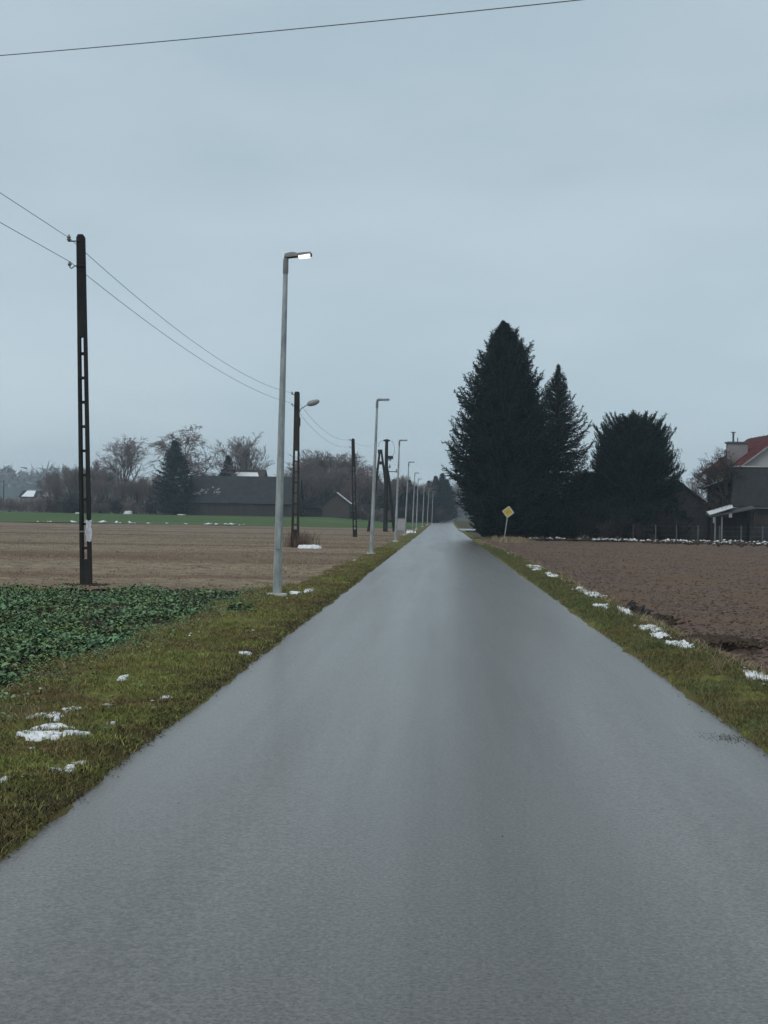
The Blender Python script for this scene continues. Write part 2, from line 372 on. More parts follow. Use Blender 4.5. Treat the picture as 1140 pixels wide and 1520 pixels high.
# hills
def hills(name, D, x0, x1, h0, h1, seed):
    n = 90; xx = np.linspace(x0,x1,n); rows = []
    for k, (dy, f) in enumerate([(-200,0),(-120,.35),(0,.95),(150,1),(330,0)]):
        e = sm((xx-x0)/300)*sm((x1-xx)/300)
        rows.append(np.stack([xx, D+dy+40*fbm(xx*.004+seed,xx*0+k,2), -1+ f*e*(h0+h1*(fbm(xx*.003+seed,xx*0+2.2,4)+.5))],-1))
    V = np.array(rows).reshape(-1,3); i = (np.arange(4)[:,None]*n+np.arange(n-1)[None,:]).ravel()
    tag(link(name, raw_mesh(name, V, quads=np.stack([i,i+1,i+n+1,i+n],1), smooth=True), M['hill']), kind='structure')
hills('hills', 1250, -1300, 200, 13, 16, 3.1)

# ------------------------------------------------------------------ grass, crop, clods
def blades(name, xy, zf, hmin, hmax, wd, m, label, cat, lean=.6, grow_far=0.0):
    n = len(xy); x = xy[:,0]; y = xy[:,1]; z = zf(x,y)
    h = rng.uniform(hmin,hmax,n); far = 1+grow_far*np.clip(y-12,0,200)
    a = rng.uniform(0,2*math.pi,n); ln = rng.uniform(.1,lean,n)*h
    ca, sa = np.cos(a), np.sin(a); b = rng.uniform(0,2*math.pi,n); wx = np.cos(b)*wd*far/2; wy = np.sin(b)*wd*far/2
    P = np.stack([x,y,z-.01],-1)
    S = np.stack([wx,wy,0*wx],-1)
    mid = P + np.stack([ca*ln*.35, sa*ln*.35, h*.6],-1); tip = P + np.stack([ca*ln*1.3, sa*ln*1.3, h*.92],-1)
    V = np.stack([P-S,P+S,mid+S*.8,mid-S*.8,tip],1).reshape(-1,3)
    i = (np.arange(n)*5)[:,None]
    o = link(name, raw_mesh(name, V, tris=i+np.array([[3,2,4]]), quads=i+np.array([[0,1,2,3]])), m)
    return tag(o, label, cat, kind='stuff')
def scatter(n, y0, y1, p=1.0):       # more of them near the front, down the road
    u = rng.random(n); return y0*(y1/y0)**(u**p)
n = 230000
y = scatter(n,5.5,75); lo = lo_left(y); x = RL+.03 + (lo-.1-RL)*rng.random(n)**1.0
dens = fbm(x*1.4,y*1.1,3); keep = (dens > -.5+.35*rng.random(n)) & (x < RL+.02-.30*rng.random(n)**1.5)
x, y = x[keep], y[keep]
blades('verge_grass', np.stack([x,y],-1), vz, .02,.06,.006, M['grass'], 'short yellowish green grass on the verge left of the road', 'grass', 1.2, .02)
n = 26000
y = scatter(n,5.4,70); x = RL+.01-np.abs(rng.normal(size=n))*.26
blades('edge_thatch', np.stack([x,y],-1), vz, .015,.045,.008, M['thatch'], 'dark dead thatch along the left edge of the asphalt', 'dead grass', 1.6, .015)
n = 170000
y = scatter(n,6,90); lo = lo_right(y); x = RR-.03 + (lo+.05-RR)*rng.random(n)
keep = (fbm(x*1.4,y*1.1,3) > -.5+.35*rng.random(n)) & (x > RR-.02+.15*rng.random(n)**2+.1*fbm(y*.8,9.3*np.ones_like(y),4))
x, y = x[keep], y[keep]
blades('verge_grass', np.stack([x,y],-1), vzr, .025,.075,.006, M['grass_r'], 'green tufted grass on the verge right of the road', 'grass', 1.2, .02)
# taller tufts
def tufts(cx, cy, n, rad, h0, h1, m, label, zf, wd=.008, name='dry_grass'):
    x = cx + rng.normal(size=n)*rad; y = cy + rng.normal(size=n)*rad
    return blades(name, np.stack([x,y],-1), zf, h0, h1, wd, m, label, 'dry grass', .9)
y = scatter(9000,7,110); x = lo_right(y)+rng.normal(size=9000)*.16
blades('dry_grass', np.stack([x,y],-1), vzr, .04,.16,.007, M['straw'], 'straw coloured dead grass along the edge of the ploughed field', 'dry grass', 1.3, .02)
y = scatter(16000,6,60); x = lo_left(y)+rng.normal(size=16000)*.35
blades('dry_grass', np.stack([x,y],-1), vz, .03,.09,.006, M['straw'], 'thin dead grass between the crop and the left verge', 'dry grass', 1.4, .02)
n = 26000
y = scatter(n,32,120,.8); x = -3.2-(rng.random(n)**1.2)*(y*.32+3)
keep = vnoise(x*.25,y*1.3) > -.1
blades('field_stubble', np.stack([x[keep],y[keep]],-1), lambda a,b: -.03+0*a, .03,.09,.012, M['straw'], 'pale cut stubble lying on the brown field on the left', 'stubble', 1.5, .012)

# crop leaves: a stalk-less rosette of bent oval leaves
def leaves(name, x, y, zf, m, label, s0=.035, s1=.115):
    n = len(x); z = zf(x,y)+rng.uniform(.0,.11,n)*(1+.9*fbm(x*1.5,y*1.5,2))
    a = rng.uniform(0,2*math.pi,n); L_ = rng.uniform(s0,s1,n); Wd = L_*rng.uniform(.45,.75,n)
    up = rng.uniform(.05,.9,n); d = np.stack([np.cos(a)*np.cos(up),np.sin(a)*np.cos(up),np.sin(up)],-1); s = np.stack([-np.sin(a),np.cos(a),rng.normal(size=n)*.25],-1)
    P = np.stack([x,y,z],-1); dn = np.zeros((n,3)); dn[:,2] = -1
    Lc, Wc = L_[:,None], Wd[:,None]
    p0 = P; p1 = P+d*Lc*.45+s*Wc*.5; p2 = P+d*Lc*.45-s*Wc*.5; pm = P+d*Lc*.5+dn*Wc*.18; p3 = P+d*Lc*.8+s*Wc*.35+dn*Lc*.22; p4 = P+d*Lc*.8-s*Wc*.35+dn*Lc*.22; p5 = P+d*Lc*.95+dn*Lc*.45
    V = np.stack([p0,p1,pm,p2,p3,p4,p5],1).reshape(-1,3); i = (np.arange(n)*7)[:,None]
    T = np.concatenate([i+np.array([t]) for t in [[0,1,2],[0,2,3],[1,4,2],[2,5,3],[2,4,6],[2,6,5]]],0)
    return tag(link(name, raw_mesh(name, V, tris=T), m), label, 'crop', kind='stuff')
n = 105000
y = scatter(n,8,31.8,.8); x = -3.75-(rng.random(n))*(y*.30-1.5); x = np.where(rng.random(n)<.1, x+.35*rng.normal(size=n), x)
dn_ = fbm(x*1.1,y*1.1,3)
edge = x < lo_left(y)+.1-1.1*np.clip(fbm(x*1.2,y*1.2,4)+.15,0,1)-.3*rng.random(n)
keep = (dn_ > -.36+.45*rng.random(n)) & (np.abs(((x+.15*fbm(x,y,2))/.34)%1-.5) > .10*rng.random(n)) & edge & (y < 31.3+1.2*fbm(x*.8,x*0,3))
x, y = x[keep], y[keep]
k = rng.random(len(x)) < .045
leaves('green_crop', x[~k], y[~k], soil_z, M['crop'], 'low bluish green leafy crop on the left field below the concrete pole')
leaves('yellowed_crop_leaves', x[k], y[k], soil_z, M['crop_y'], 'pale yellowed leaves scattered through the green crop')

def clods(name, x, y, zf, s0, s1, m, label, cat='soil clods', sub=.6, far=.008):
    n = len(x); base = np.array([(1,0,0),(0,1,0),(-1,0,0),(0,-1,0),(0,0,1),(0,0,-1)],float)
    T0 = np.array([(0,1,4),(1,2,4),(2,3,4),(3,0,4),(1,0,5),(2,1,5),(3,2,5),(0,3,5)])
    s = rng.uniform(s0,s1,n)*(1+far*np.clip(y-12,0,130)); V = base[None]*s[:,None,None]*rng.uniform(.5,1.3,(n,6,3))
    a = rng.uniform(0,6.3,n); c_, s_ = np.cos(a)[:,None], np.sin(a)[:,None]
    V = np.stack([V[:,:,0]*c_-V[:,:,1]*s_, V[:,:,0]*s_+V[:,:,1]*c_, V[:,:,2]*sub+rng.normal(size=(n,1))*.0],-1)
    V += rng.normal(size=V.shape)*s[:,None,None]*.15
    V += np.stack([x,y,zf(x,y)+s*.2],-1)[:,None,:]
    T = (np.arange(n)*6)[:,None,None]+T0[None]
    return tag(link(name, raw_mesh(name, V.reshape(-1,3), tris=T.reshape(-1,3)), m), label, cat, kind='stuff')
n = 42000
y = scatter(n,8,115,.85); x = 3.4+(rng.random(n)**1.3)*(y*.27+2)
fz = lambda x,y: -.03 + .12*fbm(x*1.3,y*1.3,3) + .06*fbm(x*7,y*7,4,.65)*sm((75-y)/70+.25)
clods('soil_clods', x, y, fz, .010,.032, M['soil_r'], 'brown clods of ploughed soil on the right field', sub=.4, far=.006)
n = 22000
y = scatter(n,32,150,.85); x = -3.3-(rng.random(n)**1.2)*(y*.31+3)
clods('soil_clods', x, y, lambda a,b: -.035+.06*fbm(a*.35,b*1.2,3), .010,.030, M['soil_l'], 'pale brown crumbly soil on the left field', sub=.4, far=.006)
n = 5000
y = scatter(n,5.6,31); x = lo_left(y)+rng.normal(size=n)*.35-.2
clods('soil_clods', x, y, soil_z, .01,.035, M['soil_d'], 'dark bare soil crumbs between crop and verge')
# road edge crumbs
n = 700
y = scatter(n,5.2,60); sd_ = rng.random(n)<.5; x = np.where(sd_, RL+np.abs(rng.normal(size=n))*.035, RR-np.abs(rng.normal(size=n))*.07)
clods('road_edge_debris', x, y, lambda a,b: road_z(a,b)+.0, .003,.009, M['thatch'], 'dark soil crumbs and bits of leaf along both road edges', 'debris', .35, .0)
# dirt spot on the road, right
p = gnd(1085,1096)
n = 500; x = p.x+rng.normal(size=n)*.10; y = p.y+rng.normal(size=n)*.13
clods('road_dirt', x, y, road_z, .002,.006, M['thatch'], 'smear of dark crumbs on the asphalt near the right verge', 'debris', .4, 0)

n = 34; y = scatter(n,7,45); x = rng.uniform(RL+.1,RR-.1,n)
clods('road_litter', x, y, road_z, .003,.007, M['thatch'], 'few scattered dark specks of leaf and dirt on the asphalt', 'debris', .3, 0)
def flecks(n, y0, y1, xf, zf, label):
    y = scatter(n,y0,y1); x = xf(y)
    clods('snow_flecks', x, y, zf, .012,.045, M['snow'], label, 'snow', .3, .012)
# ------------------------------------------------------------------ snow patches
def snow_patch(cx, cy, rx, ry, h, zf, label, seed, group='patches of old snow beside the road', rot=0.0):
    nx, ny = 60, 40; U, W_ = np.meshgrid(np.linspace(-1.35,1.35,nx), np.linspace(-1.35,1.35,ny))
    z0 = float(zf(np.array([cx]),np.array([cy]))[0])
    k1 = max(rx,.05); fq = 3.1
    f = (1.0 if cx<0 else 1.45) - (U*U + W_*W_)*1.15 + 2.3*fbm(U*fq+seed*7.3, W_*fq*1.3+seed*3.9, 4, .6)
    lx = U*rx; ly = W_*ry; wx = lx*math.cos(rot)-ly*math.sin(rot); wy = lx*math.sin(rot)+ly*math.cos(rot)
    top = sm(f/.45)
    zz = zf(cx+wx*.3,cy+wy*.3)-z0 + .4*(zf(cx+wx,cy+wy)-zf(cx+wx*.3,cy+wy*.3)) + h*(.25+.75*top)*(1+.8*fbm((cx+wx)*14,(cy+wy)*14,2)) + .006
    zz = np.where(f<0, zf(cx+wx,cy+wy)-z0-.04, zz)
    V = np.stack([wx,wy,zz],-1).reshape(-1,3)
    i = (np.arange(ny-1)[:,None]*nx+np.arange(nx-1)[None,:]).ravel(); q4 = np.stack([i,i+1,i+nx+1,i+nx],1)
    ff = f.ravel(); Q = q4[(ff[q4]>0).any(1)]
    used = np.unique(Q); mp_ = np.full(len(V),-1); mp_[used]=np.arange(len(used)); V=V[used]; Q=mp_[Q]
    me = raw_mesh('snow_patch', V, quads=np.array(Q), smooth=True)
    return tag(link('snow_patch', me, M['snow'], loc=(cx,cy,z0)), label, 'snow', group)
def snow_px(px0, px1, py, thick, label, zf, seed, h=.03, rot=0.0, group='patches of old snow beside the road'):
    a = gnd(px0,py); b = gnd(px1,py); t = gnd((px0+px1)/2, py-thick/2); u = gnd((px0+px1)/2, py+thick/2)
    c = (a+b)/2; return snow_patch(c.x, c.y, (b-a).length/2*.9, abs(t.y-u.y)/2*(.75 if px1<700 else .95), h, zf, label, seed, group, rot)
gl = 'snow remnants on the left verge'; gr = 'snow remnants on the right verge'
for i,(a,b,py,th,lb) in enumerate([
    (32,66,1073,13,'leftmost lump of old snow in the near cluster on the left verge'),
    (66,95,1076,13,'ragged snow between the two upper lumps of the near left cluster'),
    (90,122,1060,9,'upper right lump of snow in the near left verge cluster'),
    (40,108,1091,10,'widest lump of snow, middle of the near left verge cluster'),
    (30,95,1104,7,'long thin strip of snow at the bottom left of the near cluster'),
    (90,132,1107,6,'thin snow strip at the bottom right of the near left cluster'),
    (158,176,1081,9,'small snow lump just right of the near left cluster'),
    (239,252,1046,9,'single round snow lump on the grass halfway to the road edge'),
    (72,106,1158,6,'lower thin snow strip below the near left cluster'),
    (92,112,1150,7,'middle small snow strip below the near left cluster'),
    (106,126,1142,6,'upper small snow strip below the near left cluster'),
    (0,16,1173,6,'snow strip on the grass at the left frame edge'),
    (355,372,977,5,'pair of small snow bits near the road edge on the left'),
    (174,190,1014,6,'small snow bit between crop and verge on the left'),
    (432,448,884,6,'small snow lump just right of the nearest street lamp'),
    (452,467,880,7,'brighter snow lump right of the nearest street lamp'),
    ]): snow_px(a,b,py,th,lb,vz,i*1.7+.3,.012,0,gl)
for i,(a,b,py,th,lb) in enumerate([
    (741,757,815,9,'elongated snow patch at the field corner near the yellow sign'),
    (786,806,846,7,'snow patch on the right verge two patches beyond the dark clod'),
    (858,882,881,8,'far snow patch of the pair before the dark clod on the right'),
    (872,896,888,7,'near snow patch of the pair before the dark clod on the right'),
    (884,902,906,6,'small flat snow patch below the pair on the right verge'),
    (922,932,913,8,'snow bit just left of the dark clod'),
    (946,984,940,8,'wide snow patch on the right verge below the dark clod'),
    (970,992,950,6,'thin snow patch right under the wide one on the right verge'),
    (996,1026,967,9,'bright snow patch beside the bare soil bank on the right'),
    (1078,1088,994,6,'tiny snow bit near the right frame edge'),
    (1100,1122,1002,8,'upper of two snow patches at the right frame edge'),
    (1108,1140,1014,9,'lower of two snow patches at the right frame edge'),
    (812,824,858,5,'little snow bit among dead grass on the right'),
    ]): snow_px(a,b,py,th,lb,vzr if i not in (9,10) else fz,i*2.3+.9,.032,0,gr)
flecks(34, 9, 60, lambda y: RL-.25-1.3*rng.random(len(y)), lambda a,b: vz(a,b)+.01, 'tiny flecks of snow scattered in the grass of the left verge')
flecks(80, 10, 105, lambda y: lo_right(y)-.12+rng.normal(size=len(y))*.16, lambda a,b: vzr(a,b)+.01, 'tiny flecks of snow strung along the edge of the ploughed field')
# dark clod on the right
p = gnd(938,913)
def lump(name, cx, cy, z, rx, ry, rz, m, label, cat, seed, parent=None):
    nr, na = 8, 18; V=[]
    for i in range(nr):
        t = i/(nr-1)*math.pi/2*1.2
        for j in range(na):
            a = 2*math.pi*j/na; r_ = 1+1.3*float(fbm(math.cos(a)*2.6+seed, math.sin(a)*2.6+t*2.5,4,.65))
            V.append((rx*math.sin(t)*math.cos(a)*r_, ry*math.sin(t)*math.sin(a)*r_, rz*math.cos(t)*r_))
    Q = [(i*na+j,(i+1)*na+j,(i+1)*na+(j+1)%na,i*na+(j+1)%na) for i in range(nr-1) for j in range(na)]
    return tag(link(name, raw_mesh(name,V,quads=np.array(Q)), m, loc=(cx,cy,z)), label, cat)
lump('soil_clod', p.x+.1, p.y+.3, .0, .22,.3,.14, M['iron'], 'large black clod of earth at the edge of the right field', 'clod', 2.2)
lump('soil_clod', p.x+.40, p.y-.9, -.04, .16,.3,.09, M['soil_d'], 'low dark heap of soil just below the black clod on the right', 'clod', 5.2)
pb = gnd(1062,958); n=900; x=np.maximum(pb.x-.1+rng.normal(size=n)*.42, 2.9+.3*rng.random(n)); y=pb.y+rng.normal(size=n)*.28
clods('soil_bank', x, y, lambda a,b: .02+.05*np.exp(-((a-pb.x)/.5)**2), .02,.06, M['soil_d'], 'long dark bank of crumbled soil right of the bright snow patch', far=0)
p2_ = gnd(950,925); n=500; x=np.maximum(p2_.x+rng.normal(size=n)*.28, 2.75+.3*rng.random(n)); y=p2_.y+rng.normal(size=n)*.5
clods('soil_bank', x, y, lambda a,b: .02+0*a, .02,.055, M['soil_d'], 'dark crumbled soil around the black clod', far=0)
g_=gnd(128,868); n=260; x=g_.x+rng.normal(size=n)*.22; y=g_.y+rng.normal(size=n)*.25
clods('pole_foot_soil', x, y, lambda a,b: 0*a-.01, .015,.05, M['soil_d'], 'heaped dark soil round the foot of the nearest concrete pole', far=0)
# boundary rubble with snow, far end of the right field
n = 2600; x = rng.uniform(6.5,60,n); y = 116-np.abs(rng.normal(size=n))*(.7+5.5*sm((x-12)/8))
clods('boundary_clods', x, y, lambda a,b: 0*a+.02, .08,.22, M['soil_d'], 'dark lumps of earth along the far edge of the right field', far=0)
n = 640; x = np.concatenate([rng.uniform(12,60,590), rng.uniform(6,16,50)]); y = 115.5-np.abs(rng.normal(size=n))*(.5+6.0*sm((x-12)/8))
clods('snow_on_clods', x, y, lambda a,b: 0*a+.06+.16*rng.random(len(a)), .05,.20, M['snow'], 'scraps of snow lying on the clods at the far edge of the right field', 'snow', .35, far=0)
n = 40; x = rng.uniform(-58,-28,n); y = 209+rng.normal(size=n)*.8
clods('snow_on_meadow', x, y, lambda a,b: rise(a,b)+.05, .2,.6, M['snow'], 'thin broken line of snow where the meadow meets the brown field', 'snow', .2, far=0)

# ------------------------------------------------------------------ trees
def rnd_unit(): v = Vector(rng.normal(size=3)); return v.normalized()
class Tree:
    def __init__(s): s.a=[]; s.b=[]; s.ra=[]; s.rb=[]; s.lv=[]
    def seg(s, p, q, r0, r1, lv): s.a.append(tuple(p)); s.b.append(tuple(q)); s.ra.append(r0); s.rb.append(r1); s.lv.append(lv)
    def mesh(s, name, sel, k=3):
        idx = [i for i,l in enumerate(s.lv) if sel(l)]
        g = lambda arr: np.array([arr[i] for i in idx])
        V,Q = seg_mesh(g(s.a),g(s.b),g(s.ra),g(s.rb),k); return raw_mesh(name,V,quads=Q)
def grow_bare(h, spread=.8, levels=4, twig=.014, weep=0.0, trunk=.25, rr=None, upright=.35, nch=(9,7,6,5), clear=.25):
    rr = rr or random.Random(1); t = Tree()
    def U(a,b): return rr.uniform(a,b)
    def branch(p, d, ln, r, lv):
        n = [9,6,5,4,3][min(lv,4)]; st = ln/n; pts=[p]; rad=[r]
        for i in range(n):
            f = (i+1)/n
            w_ = Vector((U(-1,1),U(-1,1),U(-1,1)))*(.07 if lv==0 else .11)
            d = (d + w_ + Vector((0,0,1))*((upright*.25 if lv<=2 else upright*.1) - (weep*.35*f if lv>=2 else 0))).normalized()
            q = p + d*st; r2 = max(r*(1-f*.85), twig*.7)
            t.seg(p,q,rad[-1],r2,lv); pts.append(q); rad.append(r2); p = q
        if lv < levels:
            c = nch[min(lv,len(nch)-1)]
            for j in range(c):
                f = U(clear,1) if lv==0 else U(.2,1); k_ = min(int(f*n),n-1)
                bp = pts[k_].lerp(pts[k_+1], f*n-k_ if f*n-k_<=1 else 1)
                ax = (pts[k_+1]-pts[k_]).normalized(); sd_ = ax.cross(Vector((U(-1,1),U(-1,1),U(-1,1)))).normalized()
                an = U(.45,.95)*spread; nd = (ax*math.cos(an)+sd_*math.sin(an)).normalized()
                l2 = ln*U(.48,.76)*(1.05-.5*f if lv==0 else 1-.35*f)
                branch(bp, nd, l2, max(rad[k_]*.6,twig), lv+1)
    branch(Vector((0,0,-.2)), Vector((U(-.04,.04),U(-.04,.04),1)).normalized(), h*.8, trunk, 0)
    return t
def norm_tree(t, h):
    b = np.array(t.b); zmax = np.percentile(b[:,2],99.7); s = h/zmax
    t.a = [tuple(np.array(p)*s) for p in t.a]; t.b = [tuple(np.array(p)*s) for p in t.b]
def bare_proto(seed, h, mt, mc, **kw):
    t = grow_bare(h, rr=random.Random(seed), **kw); norm_tree(t, h)
    m1 = t.mesh('tree_trunk', lambda l: l<=1, 5); m1.materials.append(mt)
    m2 = t.mesh('tree_twigs', lambda l: l>1, 3); m2.materials.append(mc)
    return (m1,m2)
def place_bare(name, proto, pt, s, label, group=None, cat='tree', sx=None):
    e = empty(name, pt, random.uniform(0,6.28)); e.scale = (sx or s, sx or s, s)
    tag(e, label, cat, group)
    link('trunk', proto[0], None, e); link('crown', proto[1], None, e); return e
BARE = [bare_proto(11,10,M['bark'],M['twig'],levels=4,spread=.85,twig=.022,nch=(14,7,5,4)),
        bare_proto(12,10,M['bark'],M['redbark'],levels=4,spread=1.0,twig=.022,nch=(13,7,6,4),clear=.15),
        bare_proto(13,10,M['bark'],M['twig'],levels=4,spread=.85,twig=.018,nch=(15,7,5,4),upright=.6,clear=.2)]
WEEP = bare_proto(21,10,M['bark'],M['redbark'],levels=4,spread=.95,twig=.022,weep=1.0,nch=(14,7,6,4),clear=.35)
BIRCH = bare_proto(22,10,M['birch'],M['redbark'],levels=4,spread=.8,twig=.018,weep=.6,nch=(16,7,5,4),upright=.5,clear=.3)
def bush_proto(seed, m):
    rr = random.Random(seed); T=[]
    for i in range(9):
        t = grow_bare(2.2, rr=rr, levels=2, spread=1.0, twig=.022, trunk=.05, nch=(8,6), clear=.1)
        a = rr.uniform(0,6.28); tilt = rr.uniform(.1,.75); M3 = Matrix.Rotation(a,3,'Z')@Matrix.Rotation(tilt,3,'X')
        off = Vector((rr.uniform(-.7,.7),rr.uniform(-.7,.7),0))
        t.a = [tuple(M3@Vector(p)+off) for p in t.a]; t.b = [tuple(M3@Vector(p)+off) for p in t.b]; T.append(t)
    q = Tree()
    for t in T: q.a+=t.a; q.b+=t.b; q.ra+=t.ra; q.rb+=t.rb; q.lv+=t.lv
    me = q.mesh('bush_twigs', lambda l: True, 3); me.materials.append(m); return me
BUSH = [bush_proto(31,M['twig']), bush_proto(32,M['redbark'])]
DBUSH = [bush_proto(33,M['iron']), bush_proto(34,M['bark'])]

# conifers: whorled limbs, side twigs, needle tufts
def conifer(h, prof, nb, rr, needles, up=.15, droop=.25, tip=.3, ntw=16, npn=12, nl=.13, nw=.035, z0=.02, dense_core=True, jit=.18, seed=0, brush=False):
    t = Tree(); NP=[]; ND=[]; NL=[]
    trunk_r = h*.013
    for i in range(14):
        a,b = h*i/14, h*(i+1)/14
        t.seg((0,0,a),(0,0,b), trunk_r*(1-a/h)+.02, trunk_r*(1-b/h)+.02, 0)
    for i in range(nb):
        f = (i+.5)/nb; f = 1-(1-f)**1.0
        z = h*(z0+(1-z0)*(f**.92)) if f<1 else h
        z = min(z,h*.985); 
        az = i*2.39996+rr.uniform(-.5,.5)
        ln = prof(z/h, az)*h*rr.uniform(1-jit,1+jit*.7)
        ln = max(ln,.10)
        fz_ = z/h
        e0 = up + .75*fz_**2 + rr.uniform(-.12,.12)
        n = 6; p = Vector((0,0,z)); pts=[p]; st = ln/n
        for k in range(n):
            g = (k+1)/n
            e = e0 - droop*math.sin(g*math.pi*.9)*1.2*(1-fz_*.8) + tip*max(0,g-.55)*2*1.1
            azz = az + rr.uniform(-.08,.08)
            p = p + Vector((math.cos(azz)*math.cos(e), math.sin(azz)*math.cos(e), math.sin(e)))*st; pts.append(p)
            t.seg(pts[-2],pts[-1], (.03+.012*ln)*(1-k/n)+.006, (.03+.012*ln)*(1-(k+1)/n)+.006, 1)
        nt2 = max(5,int(ntw*(ln/(h*.22))**.6))
        for j in range(nt2):
            g = .12+.88*(j+rr.random())/nt2; k_=min(int(g*n),n-1); bp = pts[k_].lerp(pts[k_+1], g*n-k_)
            ax=(pts[k_+1]-pts[k_]).normalized(); sdv = ax.cross(Vector((0,0,1))).normalized()*(1 if j%2 else -1)
            tl = (.16*ln+.22*min(1,ln))*(1.25-g)*rr.uniform(.7,1.3)+.12*min(1,ln/.8)
            if brush: nd = (ax*.45+sdv*.8*rr.random()+Vector((rr.uniform(-.3,.3),rr.uniform(-.3,.3),rr.uniform(.1,.9)))).normalized()
            else: nd = (ax*.75+sdv*.75+Vector((rr.uniform(-.2,.2),rr.uniform(-.2,.2),rr.uniform(-.55,.25)))).normalized()
            q = bp+nd*tl; t.seg(bp,q,.012,.006,2)
            m_ = max(4,int(npn*(tl/.45)))
            s_ = np.linspace(.05,1,m_)[:,None]
            P = np.array(bp)[None]+np.array(nd)[None]*tl*s_
            ndv = np.array(nd)[None]*.8 + rng.normal(size=(m_,3))*.75
            NP.append(P); ND.append(ndv); NL.append(rng.uniform(.7,1.25,m_))
    if brush and h>5:                  # upright shoot clusters all over the crown
        for q in range(430):
            f_=.10+.88*rr.random(); a_=rr.uniform(0,6.283); r_=prof(f_,a_)*h*rr.uniform(.78,1.0); c_=np.array([math.cos(a_)*r_,math.sin(a_)*r_,h*f_*1.02])
            for w_ in range(9):
                b_=c_+rng.normal(size=3)*.26; nd=np.array([math.cos(a_)*.35,math.sin(a_)*.35,1.0])+rng.normal(size=3)*.35; nd/=np.linalg.norm(nd); l_=rr.uniform(.25,.5)
                NP.append(b_[None]+nd[None]*l_*np.linspace(0,1,9)[:,None]); ND.append(nd[None]+rng.normal(size=(9,3))*.8); NL.append(np.ones(9)*.85)
    if not brush:                      # bare leader at the very top with short whorls
        t.seg((0,0,h*.96),(0,0,h*1.0),.03,.012,2)
        for q in range(26):
            z=h*(.955+.045*q/26); a=q*2.4; l_=.42*(1-q/30); d_=np.array([math.cos(a)*.8,math.sin(a)*.8,.55])
            NP.append(np.array([0,0,z])+d_*l_*np.linspace(0,1,8)[:,None]); ND.append(d_[None]+rng.normal(size=(8,3))*.6); NL.append(np.ones(8)*.7)
    P=np.concatenate(NP); D=np.concatenate(ND); s=np.concatenate(NL)
    V,T = tri_cards(P,D,nl*s,nw*s)
    fol = raw_mesh('needles',V,tris=T); fol.materials.append(needles)
    wd = t.mesh('wood', lambda l: l<=2, 4); wd.materials.append(M['bark'])
    print('conifer tris', len(T), len(t.a))
    return wd, fol
def place_conifer(name, pr, loc, s, label=None, group=None, rz=0.0, sx=None, cat='tree'):
    e = empty(name, loc, rz); e.scale=(sx or s,sx or s,s); tag(e,label,cat,group)
    link('trunk',pr[0],None,e); link('crown',pr[1],None,e); return e
rr = random.Random(5)
# big spruce: wide body, shoulders, ragged top; leaning out over the road on the left low down
def prof_big(f, az):
    base = np.interp(f,[0,.04,.12,.3,.45,.6,.75,.86,.92,.96,1],[.20,.235,.262,.25,.228,.185,.135,.085,.048,.02,.0])
    left = math.cos(az-math.pi)         # 1 on the road side
    w_ = 1 + .10*math.sin(az*3+f*9) + .13*math.sin(az*7+f*23) + .22*max(0,-left)*(1 if f>.3 else 0)
    if left > .4 and f < .22: w_ *= 1-.62*(1-f/.22)*left
    if .24 < f < .36 and left > .8: w_ *= 1.10
    return base*w_
D_SP = 116.0
pb = at(742,798,D_SP); hb = at(742,476,D_SP).z
spr1 = conifer(hb, prof_big, 880, rr, M['spruce'], up=.30, droop=.22, tip=.55, ntw=26, npn=16, nl=.19, nw=.055, jit=.20)
place_conifer('spruce_tree', spr1, (pb.x,D_SP,0), 1.0, 'tallest dark spruce, standing right at the road edge behind the yellow sign')
def prof_2(f, az):
    base = np.interp(f,[0,.1,.3,.5,.7,.85,.95,1],[.22,.25,.23,.195,.14,.07,.018,.0])
    return base*(1+.14*math.sin(az*4+f*13)+.08*math.sin(az*9+f*31))
p2 = at(825,800,121); h2 = at(825,541,121).z
spr2 = conifer(h2, prof_2, 330, rr, M['spruce'], up=.18, droop=.25, tip=.75, ntw=20, npn=13, nl=.17, nw=.045, jit=.24)
place_conifer('spruce_tree', spr2, (p2.x,121,0), 1.0, 'second spruce with thin pointed top, between the tallest spruce and the round pine')
p2 = at(782,800,122); place_conifer('spruce_tree', spr2, (p2.x,122.5,0), .93, 'spruce hidden between the tallest spruce and the pointed one', rz=2.0, sx=.85)
def prof_p(f, az):
    base = np.interp(f,[0,.08,.2,.4,.6,.75,.88,.96,1],[.26,.34,.42,.46,.44,.38,.26,.14,.03])
    return base*(1+.13*math.sin(az*4+f*9)+.08*math.sin(az*8+f*19))
p3 = at(938,800,124); h3 = at(938,618,124).z
pin = conifer(h3, prof_p, 620, rr, M['pine'], up=.22, droop=.05, tip=.35, ntw=26, npn=16, nl=.18, nw=.05, jit=.2, z0=.12, brush=True)
place_conifer('pine_tree', pin, (p3.x+.05,124,0), .91, sx=.85, label= 'broad rounded dark pine to the right of the two spruces')
p3 = at(878,800,127); place_conifer('pine_tree', pin, (p3.x,127,0), .50, 'low dark pine filling the gap between pointed spruce and round pine', rz=1.3, sx=.6)
